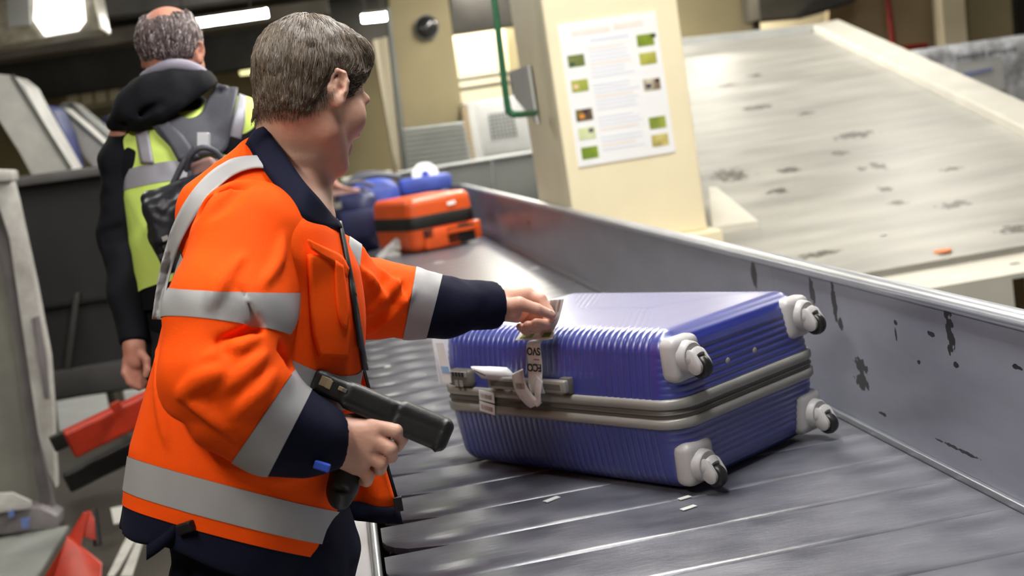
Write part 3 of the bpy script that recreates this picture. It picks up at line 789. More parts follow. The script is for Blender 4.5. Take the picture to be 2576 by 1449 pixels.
def perim(d, nl=330, nw=26, nc=10, rc=0.055):
    """rounded rectangle inset by d: points and outward normals, local xy, counter-clockwise from the near base corner"""
    hx, hy = SC_L / 2, SC_W / 2
    cx, cy = -SC_L / 2, SC_W / 2
    P, Nn = [], []
    k = max(rc - d, 0.0)
    ix, iy = hx - rc, hy - rc
    if d > rc:
        ix, iy = hx - d, hy - d
    for (sx, sy, a0) in [(1, -1, -math.pi / 2), (1, 1, 0), (-1, 1, math.pi / 2), (-1, -1, math.pi)]:
        for t in np.linspace(0, 1, nc, endpoint=False):
            a = a0 + t * math.pi / 2
            n = np.array([math.cos(a), math.sin(a)])
            P.append(np.array([cx + sx * ix, cy + sy * iy]) + k * n); Nn.append(n)
        a = a0 + math.pi / 2
        n = np.array([math.cos(a), math.sin(a)])
        s0 = np.array([cx + sx * ix, cy + sy * iy]) + k * n
        nx_ = [(1, 1), (-1, 1), (-1, -1), (1, -1)][[(1, -1), (1, 1), (-1, 1), (-1, -1)].index((sx, sy))]
        s1 = np.array([cx + nx_[0] * ix, cy + nx_[1] * iy]) + k * n
        m = nw if abs(n[0]) > .5 else nl
        for t in np.linspace(0, 1, m, endpoint=False):
            P.append(s0 * (1 - t) + s1 * t); Nn.append(n)
    return np.array(P), np.array(Nn)
def groove(s, p):
    return (1 - np.abs(np.sin(math.pi * s / p))) ** 1.6
HX0, HX1 = -0.62, -0.19            # smooth field around the handle (near long side)
def shell(name, upper, parent):
    rows = []
    zc = SC_T / 2
    h = SC_T / 2
    prof = []
    for z in np.linspace(0.0, h - 0.045, 58): prof.append((z, 0.010 * (z / (h - .045)) ** 1.5, 0.0))
    for t in np.linspace(0, 1, 14)[1:]:
        a = t * math.pi / 2
        prof.append((h - .045 + .045 * math.sin(a), 0.010 + .045 * (1 - math.cos(a)), a))
    for t in np.linspace(0, 1, 9)[1:]: prof.append((h + 0.0015 * math.sin(t * math.pi / 2), 0.055 + t * (SC_W / 2 - 0.06), math.pi / 2))
    for z, d, a in prof:
        P, Nn = perim(d)
        N3 = np.concatenate([Nn * math.cos(a), np.full((len(Nn), 1), math.sin(a))], 1)
        gx = groove(P[:, 0], 0.0160); gz = groove(np.full(len(P), z), 0.0130)
        wx = np.clip(Nn[:, 1] ** 2 * 1.0, 0, 1); wb = np.clip(np.abs(Nn[:, 0]) - .25, 0, 1) * 1.3
        g = gx * np.maximum(wx, 0) * (0.85 if a < 1.5 else 0.5) + gz * wb * (1 if a < 1.2 else 0)
        if a >= 1.5: g = gx * 0.12 * np.clip((SC_L / 2 - .06 - np.abs(P[:, 0] + SC_L / 2)) / .03, 0, 1)
        if upper:
            near = (Nn[:, 1] < -.5) & (P[:, 0] > HX0) & (P[:, 0] < HX1)
            k = np.clip((z - 0.062) / 0.012, 0, 1)
            g = np.where(near, g * k, g)
        if z < 0.012: g = g * 0
        Q = np.concatenate([P, np.full((len(P), 1), z)], 1) - N3 * (0.0036 * g)[:, None]
        Q[:, 2] = zc + (Q[:, 2] if upper else -Q[:, 2])
        rows.append(swa(Q))
    n = len(rows[0]); R = len(rows)
    verts = np.concatenate(rows); faces = []
    idx = np.arange(n)
    for i in range(R - 1):
        a, b = i * n + idx, i * n + (idx + 1) % n
        q = np.stack([a, b, b + n, a + n], 1) if upper else np.stack([a, a + n, b + n, b], 1)
        faces += q.tolist()
    last = ((R - 1) * n + idx).tolist()
    faces.append(last if upper else last[::-1])
    return mesh_obj(name, verts, faces, M_blue, parent, smooth=True)
case = empty('suitcase', sw(-SC_L / 2, SC_W / 2, 0), 'large blue ribbed hard-shell suitcase lying flat on the belt', 'suitcase')
up = shell('upper_shell', True, case)
lo = shell('lower_shell', False, case)
def belt_band(name, prof, m, parent):
    rows = []
    for z, out in prof:
        P, Nn = perim(0, nl=24, nw=14, nc=10)
        P = P + Nn * out
        rows.append(swa(np.concatenate([P, np.full((len(P), 1), SC_T / 2 + z)], 1)))
    return grid_obj(name, rows, m, parent, close=True)
belt_band('trim_band', [(.028, -.004), (.028, .003), (.025, .006), (.012, .006), (.009, .003), (.009, -.004)], M_trim, case)
belt_band('trim_band', [(-.009, -.004), (-.009, .003), (-.012, .006), (-.025, .006), (-.028, .003), (-.028, -.004)], M_trim, case)
zp = belt_band('zip', [(.009, .001), (.0015, .0015), (.001, .004), (-.001, .004), (-.0015, .0015), (-.009, .001)], M_trimd, case)

def caster(y, z, sy, sz, ang, parent):
    c = empty('caster', (0, 0, 0)); COL.objects.unlink(c); bpy.data.objects.remove(c)
    bm = bmesh.new()
    add_box(bm, sw(-0.018, y + sy * -.004, z + sz * -.004), (.022, .040, .042), SC_R, 0.017, 4)
    h = bm_obj('wheel_housing', bm, M_cast, parent, smooth=True, autosmooth=60)
    bm = bmesh.new()
    ctr = np.array([0.001, y, z])
    add_tube(bm, [sw(*(ctr)), sw(*(ctr + [.014, 0, 0])), sw(*(ctr + [.017, 0, 0]))], [.031, .029, .026], 24)
    bm_obj('swivel_plate', bm, M_cast, h, smooth=True, autosmooth=40)
    # the fork hangs downwards: direction in the x-z plane
    dv = np.array([math.cos(ang), 0, -math.sin(ang)])
    hub = ctr + np.array([.018, 0, -.002]) + dv * .018
    bm = bmesh.new()
    add_tube(bm, [sw(*(ctr + [.016, 0, 0])), sw(*(ctr + [.020, 0, -.002])), sw(*(ctr + [.028, 0, -.006]))], [.022, .022, .018], 20)
    for s in (-1, 1):                                 # cheeks: stadium plates
        ring = []
        pr = np.array([-dv[2], 0, dv[0]])
        n = 22
        for k in range(n):
            a = 2 * math.pi * k / n
            e = math.cos(a) * dv + math.sin(a) * pr
            base = hub if math.cos(a) > 0 else ctr + np.array([.019, 0, -.003])
            ring.append(base + e * (.0150 if math.cos(a) > 0 else .0185))
        for lay in ((.0115, .0), (.0165, .0), (.0185, .004)):
            pass
        l0 = [bm.verts.new(V(sw(*(p + np.array([0, s * .0105, 0]))))) for p in ring]
        l1 = [bm.verts.new(V(sw(*(p + np.array([0, s * .0165, 0]))))) for p in ring]
        mid = sum(ring) / n
        l2 = [bm.verts.new(V(sw(*((p - mid) * .8 + mid + np.array([0, s * .0195, 0]))))) for p in ring]
        for A, B in ((l0, l1), (l1, l2)):
            for k in range(n): bm.faces.new((A[k], A[(k + 1) % n], B[(k + 1) % n], B[k]))
        bm.faces.new(l0[::-1]); bm.faces.new(l2)
    bm_obj('fork', bm, M_cast, h, smooth=True, autosmooth=45)
    bm = bmesh.new()
    whub = hub + dv * .004
    prof = [(-.0095, .010), (-.0095, .0180), (-.007, .0205), (0, .0218), (.007, .0205), (.0095, .0180), (.0095, .010)]
    n = 28; rings = []
    for yy, r in prof:
        rings.append([bm.verts.new(V(sw(*(whub + np.array([r * math.cos(2 * math.pi * k / n), yy, r * math.sin(2 * math.pi * k / n)]))))) for k in range(n)])
    for A, B in zip(rings[:-1], rings[1:]):
        for k in range(n): bm.faces.new((A[k], A[(k + 1) % n], B[(k + 1) % n], B[k]))
    bm.faces.new(rings[0][::-1]); bm.faces.new(rings[-1])
    bm_obj('wheel', bm, M_tire, h, smooth=True, autosmooth=50)
for (y, z, sy, sz) in [(.046, SC_T - .050, -1, 1), (SC_W - .046, SC_T - .050, 1, 1), (.046, .050, -1, -1), (SC_W - .046, .050, 1, -1)]:
    caster(y, z, sy, sz, 0.85, case)
for y in (.17, .255):                               # small feet / rivets on the wheel end
    bm = bmesh.new(); bmesh.ops.create_uvsphere(bm, u_segments=12, v_segments=8, radius=0.0075)
    for v in bm.verts: v.co = V(sw(v.co.x * .5 - .007, y + v.co.y, SC_T - .088 + v.co.z))
    bm_obj('rivet', bm, M_trim, case, smooth=True)
# side handle, lock
hx0, hx1, hz = -0.493, -0.263, SC_T / 2 + 0.047
hd = box('handle', sw((hx0 + hx1) / 2, -.014, hz), ((hx1 - hx0) / 2, .008, .013), M_trim, case, rot=SC_R, bevel=0.004, seg=3, smooth=True)
box('handle_groove', sw((hx0 + hx1) / 2, -.0225, hz), ((hx1 - hx0) / 2 - .012, .001, .006), M_trimd, hd, rot=SC_R, bevel=0.0005)
for x in (hx0 + .012, hx1 - .012):
    box('handle_mount', sw(x, -.002, hz), (.014, .008, .016), M_trimd, hd, rot=SC_R, bevel=0.003, smooth=True)
lx = -0.592
lk = box('lock', sw(lx, -.004, hz + .003), (.033, .012, .019), M_trimd, case, rot=SC_R, bevel=0.009, seg=4, smooth=True)
box('lock_rim', sw(lx, -.0155, hz + .012), (.026, .0015, .006), M_trim, lk, rot=SC_R, bevel=0.001)
for k in range(4):
    box('dial', sw(lx - .016 + k * .0105, -.0172, hz + .012), (.0038, .0012, .005), M_inkk, lk, rot=SC_R, bevel=0.0006)
for k in range(2):
    box('slider', sw(lx - .010 + k * .016, -.0165, hz - .008), (.005, .0012, .007), M_trim, lk, rot=SC_R, bevel=0.0006)

def text_mesh(name, txt, size, origin, ex, ey, material, parent, lift=0.0006, bold=0.0):
    cu = bpy.data.curves.new(name, 'FONT'); cu.body = txt; cu.size = size; cu.align_x = 'CENTER'; cu.align_y = 'CENTER'
    cu.extrude = 0.00015; cu.offset = bold
    to = bpy.data.objects.new(name, cu); COL.objects.link(to)
    bpy.context.view_layer.update()
    me = bpy.data.meshes.new_from_object(to.evaluated_get(bpy.context.evaluated_depsgraph_get()))
    bpy.data.objects.remove(to)
    ex = np.asarray(ex) / np.linalg.norm(ex); ey = np.asarray(ey) / np.linalg.norm(ey); nz = np.cross(ex, ey)
    off = root_offset(parent)
    for v in me.vertices:
        v.co = V(np.asarray(origin) + ex * v.co.x + ey * v.co.y + nz * (v.co.z + lift) - off)
    me.materials.clear(); me.materials.append(material)
    me.name = name
    o = bpy.data.objects.new(name, me); link(o, parent)
    return o
def bars(name, o, ex, ey, w, h, n, m, parent, seed=1):
    """printed bar code: n bars across w"""
    r = random.Random(seed); ex = np.asarray(ex) / np.linalg.norm(ex); ey = np.asarray(ey) / np.linalg.norm(ey); nz = np.cross(ex, ey)
    bm = bmesh.new(); x = -w / 2
    while x < w / 2:
        bw = r.choice((.4, .7, 1.1)) * w / n
        q = [o + ex * x - ey * h / 2, o + ex * (x + bw) - ey * h / 2, o + ex * (x + bw) + ey * h / 2, o + ex * x + ey * h / 2]
        bm.faces.new([bm.verts.new(V(np.asarray(p) + nz * .0006)) for p in q]); x += bw + r.choice((.5, .9)) * w / n
    return bm_obj(name, bm, m, parent)

# stickers on the zip band and on the end
for k, (x, z, tilt) in enumerate([(-0.518, SC_T / 2 + .012, .12), (-0.522, SC_T / 2 - .013, .16)]):
    st = box('sticker', sw(x, -.0085, z), (.024, .0006, .011), M_cardw, case, rot=SC_R @ rotm(0, tilt, 0), bevel=0)
    ex, ez = SC_R @ rotm(0, tilt, 0) @ np.array([1, 0, 0]), SC_R @ rotm(0, tilt, 0) @ np.array([0, 0, 1])
    bars('barcode', sw(x, -.0092, z), ex, ez, .036, .010, 20, mat('sticker_print', srgb(150, 140, 138), .5) if k == 0 else mat('sticker_print_red', srgb(190, 150, 148), .5), st, k)
st = box('end_sticker', sw(-SC_L + .001, .022, SC_T / 2 + .085), (.0008, .022, .055), M_cardw, case, rot=SC_R, bevel=0)
st2 = prism('side_label', [sw(-.668, -.0035, SC_T / 2 + .125), sw(-.640, -.0035, SC_T / 2 + .125), sw(-.628, -.0035, SC_T / 2 + .035), sw(-.664, -.0035, SC_T / 2 + .035)], -SC_EY * .0008, M_cardw, case)
prism('label_stripe', [sw(-.662, -.0045, SC_T / 2 + .072), sw(-.636, -.0045, SC_T / 2 + .072), sw(-.633, -.0045, SC_T / 2 + .056), sw(-.660, -.0045, SC_T / 2 + .056)], -SC_EY * .0006, mat('label_blue', srgb(150, 180, 220), .5), st2)

# baggage tag looped on the handle, held up by the worker
tagt = empty('baggage_tag', sw(-.385, -.03, hz), 'white printed baggage tag on the suitcase handle held by the worker', 'tag')
def strip(name, pts, w, m, parent, wdir=None, thick=0.0007):
    """paper strip along 3D points with half width w along SC_EX"""
    P = catmull(pts, 6)
    wd = SC_EX if wdir is None else np.asarray(wdir)
    return grid_obj(name, [[p - wd * w, p - wd * w * .33, p + wd * w * .33, p + wd * w] for p in P], m, parent, thick=thick)
TX = -.334
top_px = at(1392, 760, 2.50)
tdir = SC_EX * .985 + np.array([0, 0, .04])
b0 = sw(TX, -.030, hz - .01)
tagpts = [sw(TX - .002, -.026, hz - .014), sw(TX, -.031, hz + .008), sw(TX + .002, -.026, hz + .045), sw(TX + .003, -.022, hz + .088), at(1362, 852, 2.545), at(1384, 814, 2.520), at(1394, 780, 2.508), at(1400, 752, 2.50)]
strip('tag_strip', tagpts, .0205, M_cardw, tagt, tdir / np.linalg.norm(tdir))
upv = np.array(tagpts[3]) - np.array(tagpts[2]); upv /= np.linalg.norm(upv)
text_mesh('tag_text', 'SVO', .021, np.array(tagpts[2]) * .35 + np.array(tagpts[3]) * .65 - SC_EY * .001, -SC_EX, -upv, M_inkk, tagt, .0012, bold=.0006)
text_mesh('tag_text', 'FCO', .021, np.array(tagpts[2]) * .88 + np.array(tagpts[1]) * .12 - SC_EY * .0015, -SC_EX, -upv, M_inkk, tagt, .0012, bold=.0006)
bars('barcode', np.array(tagpts[6]) * .6 + np.array(tagpts[7]) * .4 - SC_EY * .0006 + np.array([0, -.001, 0]), tdir, np.array(tagpts[7]) - np.array(tagpts[6]), .030, .026, 16, mat('bar_grey', srgb(130, 120, 118), .5), tagt, 5)
for k, (f, w) in enumerate([(.25, .008), (.9, .010), (.02, .007)]):
    p = np.array(tagpts[2]) * (1 - f) + np.array(tagpts[3]) * f - SC_EY * .0012 + SC_EX * .006
    box('print_line', p, (w, .0002, .0009), mat('print_grey', srgb(120, 118, 120), .5), tagt, rot=frame(SC_EX, upv), bevel=0)
# knot / wrap on the handle with a loose end
strip('tag_wrap', [sw(TX - .052, -.028, hz + .030), sw(TX - .044, -.035, hz + .006), sw(TX - .034, -.036, hz - .012), sw(TX - .018, -.034, hz - .030), sw(TX - .008, -.030, hz - .038)], .019, M_cardw, tagt, (SC_EX + SC_EZ * .35) / 1.06)
strip('tag_end', [sw(TX - .012, -.033, hz - .034), sw(TX + .002, -.034, hz - .026), sw(TX + .010, -.037, hz - .004), sw(TX + .018, -.034, hz + .020)], .010, M_cardw, tagt, (SC_EX * .6 + SC_EZ * -.5) / .78)
bars('barcode', sw(TX - .040, -.0368, hz + .002), SC_EX, SC_EZ, .024, .012, 12, mat('bar_grey2', srgb(150, 140, 138), .5), tagt, 9)
# folded airline card beside the handle
card = empty('luggage_label', sw(-.53, -.025, hz + .04), 'folded white paper label hanging left of the suitcase handle', 'label')
cpx = [(1184, 922), (1230, 922), (1275, 924), (1298, 946)]
cpb = [(1186, 928), (1212, 952), (1258, 956), (1304, 956)]
def cw(p, o=0): return at(*p, 2.66 - o)
grid_obj('front_leaf', [[cw(a, .03) for a in cpx], [cw(((a[0] + b[0]) / 2, (a[1] + b[1]) / 2), .036) for a, b in zip(cpx, cpb)], [cw(b, .03) for b in cpb]], M_cardw, card, thick=.0008)
grid_obj('back_leaf', [[cw((a[0] + 2, a[1] + 2), .012) for a in cpx], [cw((b[0] + 2, b[1] - 8), .016) for b in cpb]], M_cardw, card, thick=.0008)
prism('card_edge', [cw((1192, 930), .037), cw((1222, 944), .040), cw((1221, 946), .040), cw((1191, 932), .037)], (0, -.0005, 0), M_inkk, card)
# white and green card tucked under the hand on top of the case
M_greenp = mat('green_print', srgb(110, 160, 60), .5, var=.1, vscale=30)
gc = [onz(x, y, BELT_Z + SC_T + .006 - dz) for (x, y), dz in zip([(1312, 832), (1398, 826), (1390, 853), (1296, 857)], (0, 0, .012, .012))]
green = empty('luggage_card', sum(gc) / 4, 'white luggage card with a green stripe under the worker\'s hand', 'card')
prism('sheet', gc, (0, 0, .001), M_cardw, green)
u = lambda a, b: (gc[0] * (1 - a) + gc[1] * a) * (1 - b) + (gc[3] * (1 - a) + gc[2] * a) * b + np.array([0, 0, .0014])
prism('green_stripe', [u(.14, .45), u(.46, .45), u(.42, .85), u(.10, .85)], (0, 0, .0004), M_greenp, green)
prism('green_stripe', [u(.72, .45), u(.92, .45), u(.92, .85), u(.70, .85)], (0, 0, .0004), M_greenp, green)

# ================================================================== orange suitcase further down the belt
M_orange = mat('orange_hard_shell', srgb(240, 96, 36), 0.35, var=0.06, vscale=4, coat=.2)
M_bandk = mat('black_band', srgb(30, 30, 28), 0.5, var=.1)
oc = empty('suitcase', onz(1060, 630, BELT_Z), 'orange hard-shell suitcase with black waist band further down the belt', 'suitcase')
on0 = onz(1042, 641, BELT_Z)
OL = 0.49; ex = np.array([.93, .37, 0]); ex /= np.linalg.norm(ex); ey = np.array([-ex[1], ex[0], 0]); OR = np.stack([ex, ey, [0, 0, 1.0]], 1)
OT, OW = 0.355, 0.60
def ow(x, y, z): return on0 + np.array([0, 0, .003]) + OR @ np.array([x, y, z])
def orow(z, d, n=10, rc=.07):
    pts = []
    for (cx, cy, a0) in [(OL - rc, rc, -math.pi / 2), (OL - rc, OW - rc, 0), (rc, OW - rc, math.pi / 2), (rc, rc, math.pi)]:
        for t in np.linspace(0, 1, n):
            a = a0 + t * math.pi / 2
            pts.append(ow(cx + (rc - d) * math.cos(a), cy + (rc - d) * math.sin(a), z))
    return pts
def oshell(name, z0, z1, top, m):
    rows = []
    if top:
        rows = [orow(z0, 0), orow(z1 - .05, .004)] + [orow(z1 - .05 + .05 * math.sin(a), .004 + .05 * (1 - math.cos(a))) for a in np.linspace(.2, math.pi / 2, 6)]
        c = sum(rows[-1]) / len(rows[-1]); rows.append([c * .999 + p * .001 for p in rows[-1]])
    else:
        rows = [orow(z1, 0), orow(z0 + .05, .004)] + [orow(z0 + .05 - .05 * math.sin(a), .004 + .05 * (1 - math.cos(a))) for a in np.linspace(.2, math.pi / 2, 6)]
        c = sum(rows[-1]) / len(rows[-1]); rows.append([c * .999 + p * .001 for p in rows[-1]])
    return grid_obj(name, rows, m, oc, close=True)
oshell('upper_shell', .235, OT, True, M_orange)
oshell('lower_shell', .005, .15, False, M_orange)
grid_obj('waist_band', [orow(.15, -.004), orow(.16, -.008), orow(.225, -.008), orow(.235, -.004)], M_bandk, oc, close=True)
box('handle_recess', ow(OL * .72, -.004, .075), (.11, .014, .06), M_bandk, oc, rot=OR, bevel=.01)
box('handle', ow(OL * .72, -.022, .10), (.10, .010, .012), M_orange, oc, rot=OR, bevel=.005)
box('lock', ow(OL * .25, -.006, .11), (.035, .012, .03), M_bandk, oc, rot=OR, bevel=.006)
box('shell_pad', ow(OL * .44, -.006, .075), (.13, .012, .065), M_orange, oc, rot=OR, bevel=.012, smooth=True)
box('corner_pad', ow(OL * .94, -.004, .085), (.05, .012, .06), M_orange, oc, rot=OR, bevel=.012, smooth=True)
prism('flight_sticker', [ow(OL * .60, -.008, OT - .085), ow(OL * .72, -.008, OT - .08), ow(OL * .72, .05, OT - .0), ow(OL * .60, .05, OT - .005)], (0, -.003, .003), M_cardw, oc, bevel=.001)
ot = empty('baggage_tag', ow(.10, -.05, .0), 'white paper tag dangling from the orange suitcase', 'tag')
def wst(name, a, b, w):
    p, q = at(*a, 8.35), at(*b, 8.35); d = (q - p) / np.linalg.norm(q - p); s = np.cross(d, FW); s /= np.linalg.norm(s)
    prism(name, [p - s * w, q - s * w, q + s * w, p + s * w], (0, .004, 0), M_cardw, ot)
wst('strip', (1002, 604), (952, 652), .022); wst('strip', (975, 632), (1004, 648), .03); wst('strip', (998, 602), (1002, 628), .016)

# ================================================================== soft bags beyond
def soft_bag(name, x0, x1, ytop, Y, y_back, m, label, seed=0):
    """a soft duffel: rounded lumpy body on the belt, between pixel columns x0 and x1 at distance Y, its top at pixel row ytop"""
    a, b = ony(x0, ytop, Y), ony(x1, ytop - (x1 - x0) * .155, Y)
    h = (a[2] + b[2]) / 2 - BELT_Z
    a, b = np.array([a[0], Y, BELT_Z]), np.array([b[0], Y, BELT_Z])
    d = b - a; L = np.linalg.norm(d); ex = d / L; ey = np.array([-ex[1], ex[0], 0])
    t = empty(name, (a + b) / 2, label, 'bag')
    bm = bmesh.new(); bmesh.ops.create_uvsphere(bm, u_segments=36, v_segments=20, radius=1)
    for v in bm.verts:
        c = np.array(v.co); s = np.sign(c) * np.abs(c) ** .62
        n = 1 + .10 * mnoise.noise(Vector((c[0] * 2.2 + seed, c[1] * 2.2, c[2] * 2.2))) + .035 * mnoise.noise(Vector((c[0] * 6 + seed, c[1] * 6, c[2] * 6)))
        s = s * n
        z = max(s[2] * h / 2 + h / 2 * .97, 0.002)
        v.co = V((a + b) / 2 + ex * s[0] * L / 2 + ey * (s[1] * y_back / 2 + y_back / 2) + np.array([0, 0, z]))
    bm_obj('body', bm, m, t, smooth=True)
    def P(u, v, w): return (a + b) / 2 + ex * u * L / 2 + ey * v * y_back + np.array([0, 0, w * h])
    return t, P
M_navybag = mat('navy_nylon', srgb(36, 42, 84), 0.5, var=.3, vscale=6, bump=.25, bscale=18)
M_bluebag = mat('blue_nylon', srgb(70, 90, 180), 0.5, var=.25, vscale=7, bump=.25, bscale=18)
M_blackbag = mat('black_nylon', srgb(34, 34, 40), 0.5, var=.25, vscale=8, bump=.25, bscale=20)
M_strap = mat('grey_webbing', srgb(92, 94, 104), 0.6, var=.15, vscale=30)
t, P = soft_bag('duffel_bag', 830, 948, 484, 9.0, .55, M_navybag, 'dark navy duffel bag left of the orange suitcase', seed=1)
tube('handle', catmull([P(-.9, .2, .9), P(-.4, .15, 1.06), P(.3, .2, 1.08), P(.9, .3, .98)], 6), .014, M_strap, t, n=8)
box('buckle', P(-.8, .0, .78), (.03, .02, .02), M_trim, t, bevel=.004)
box('side_pocket', P(-.05, -.03, .45), (.12, .03, .10), M_navybag, t, bevel=.02, smooth=True)
t, P = soft_bag('duffel_bag', 850, 1005, 462, 9.62, .45, M_bluebag, 'bright blue duffel bag lying behind the dark navy one', seed=5)
tube('strap', catmull([P(-1., .1, .7), P(-.5, .0, .98), P(.2, .0, 1.04), P(1.0, .1, .95)], 6), .022, M_strap, t, n=8)
tube('strap', catmull([P(-.9, .4, .9), P(-.2, .4, 1.08), P(.8, .4, 1.0)], 6), .02, M_strap, t, n=8)
t, P = soft_bag('travel_bag', 1000, 1112, 456, 9.9, .4, M_blackbag, 'black travel bag with a blue end and white round badge', seed=9)
box('blue_end', P(.2, .05, .88), (.20, .14, .06), M_bluebag, t, bevel=.03, smooth=True)
bm = bmesh.new(); bmesh.ops.create_cone(bm, cap_ends=True, segments=28, radius1=.105, radius2=.10, depth=.02)
for v in bm.verts: v.co = Matrix.Rotation(math.radians(60), 3, 'X') @ Vector((v.co.x, v.co.y, v.co.z)) + V(P(.25, -.06, 1.05))
bd = bm_obj('badge', bm, M_cardw, t, smooth=True, autosmooth=40)
bm = bmesh.new(); bmesh.ops.create_uvsphere(bm, u_segments=12, v_segments=8, radius=.03)
for v in bm.verts: v.co = V(np.array([v.co.x, v.co.y * .5, v.co.z]) + P(.25, -.06, 1.05) + np.array([0, -.02, 0]))
bm_obj('badge_mark', bm, M_bluebag, bd, smooth=True)
t, P = soft_bag('holdall', 858, 975, 452, 10.22, .4, mat('slate_nylon', srgb(96, 102, 124), .5, var=.2, vscale=8, bump=.2), 'flat slate grey holdall at the far end of the luggage heap', seed=13)
box('pale_flap', P(.1, .1, .99), (.20, .16, .014), mat('pale_canvas', srgb(205, 205, 190), .6, var=.1), t, bevel=.006)
t, P = soft_bag('pouch', 1092, 1130, 470, 10.32, .16, mat('slate_pouch', srgb(104, 108, 130), .5, var=.2, vscale=9, bump=.2), 'small slate grey pouch leaning on the belt wall behind the black bag', seed=17)
box('zip_flap', P(0, .0, .6), (.08, .02, .02), M_strap, t, bevel=.005)

# ================================================================== signed-distance modelling of bodies and clothes
def vnoise(P, sc, seed=0):
    """smooth value noise in [-1, 1]"""
    Q = np.asarray(P, np.float32) * sc
    I = np.floor(Q).astype(np.int64); F = (Q - I).astype(np.float32); F = F * F * (3 - 2 * F)
    def h(i, j, k):
        n = (i * 73856093) ^ (j * 19349663) ^ (k * 83492791) ^ (seed * 2654435)
        n = (n ^ (n >> 13)) * 1274126177
        return ((n & 0xffff).astype(np.float32) / 32767.5) - 1
    x, y, z = I[:, 0], I[:, 1], I[:, 2]
    u, v, w = F[:, 0], F[:, 1], F[:, 2]
    def mx(a, b, t): return a + (b - a) * t
    a = mx(mx(h(x, y, z), h(x + 1, y, z), u), mx(h(x, y + 1, z), h(x + 1, y + 1, z), u), v)
    b = mx(mx(h(x, y, z + 1), h(x + 1, y, z + 1), u), mx(h(x, y + 1, z + 1), h(x + 1, y + 1, z + 1), u), v)
    return mx(a, b, w)
def cap(a, b, ra, rb=None):
    a = np.asarray(a, np.float32); b = np.asarray(b, np.float32); rb = ra if rb is None else rb
    ab = b - a; l2 = float(ab @ ab) + 1e-12
    def f(P):
        t = np.clip((P - a) @ ab / l2, 0, 1)
        return np.linalg.norm(P - a - t[:, None] * ab, axis=1) - (ra + (rb - ra) * t)
    r = max(ra, rb)
    return f, np.minimum(a, b) - r, np.maximum(a, b) + r
def chain(pts, rads):
    return [cap(p, q, r, s) for p, q, r, s in zip(pts[:-1], pts[1:], rads[:-1], rads[1:])]
def ell(c, r, R=None):
    c = np.asarray(c, np.float32); r = np.asarray(r, np.float32); R = np.eye(3, dtype=np.float32) if R is None else np.asarray(R, np.float32)
    def f(P):
        q = (P - c) @ R
        k0 = np.linalg.norm(q / r, axis=1); k1 = np.linalg.norm(q / (r * r), axis=1)
        return np.where(k1 > 1e-9, k0 * (k0 - 1) / np.maximum(k1, 1e-9), -r.min())
    e = np.abs(R) @ r
    return f, c - e, c + e
def rbox(c, h, rad, R=None):
    c = np.asarray(c, np.float32); h = np.asarray(h, np.float32); R = np.eye(3, dtype=np.float32) if R is None else np.asarray(R, np.float32)
    def f(P):
        q = np.abs((P - c) @ R) - (h - rad)
        return np.linalg.norm(np.maximum(q, 0), axis=1) + np.minimum(q.max(1), 0) - rad
    e = np.abs(R) @ h
    return f, c - e, c + e
def loft(o, R, rows, p=2.4):
    """stack of superellipses along column 2 of R: rows = (t, c0, c1, r0, r1)"""
    o = np.asarray(o, np.float32); R = np.asarray(R, np.float32); A = np.array(rows, np.float32)
    def f(P):
        q = (P - o) @ R; t = q[:, 2]
        c0, c1, r0, r1 = (np.interp(t, A[:, 0], A[:, i]) for i in (1, 2, 3, 4))
        d = ((np.abs((q[:, 0] - c0) / r0) ** p + np.abs((q[:, 1] - c1) / r1) ** p) ** (1 / p) - 1) * np.minimum(r0, r1)
        return np.maximum(d, np.maximum(A[0, 0] - t, t - A[-1, 0]))
    cs = np.array([o + R @ np.array([s0 * (abs(r[1]) + r[3]), s1 * (abs(r[2]) + r[4]), r[0]]) for r in rows for s0 in (-1, 1) for s1 in (-1, 1)])
    return f, cs.min(0), cs.max(0)
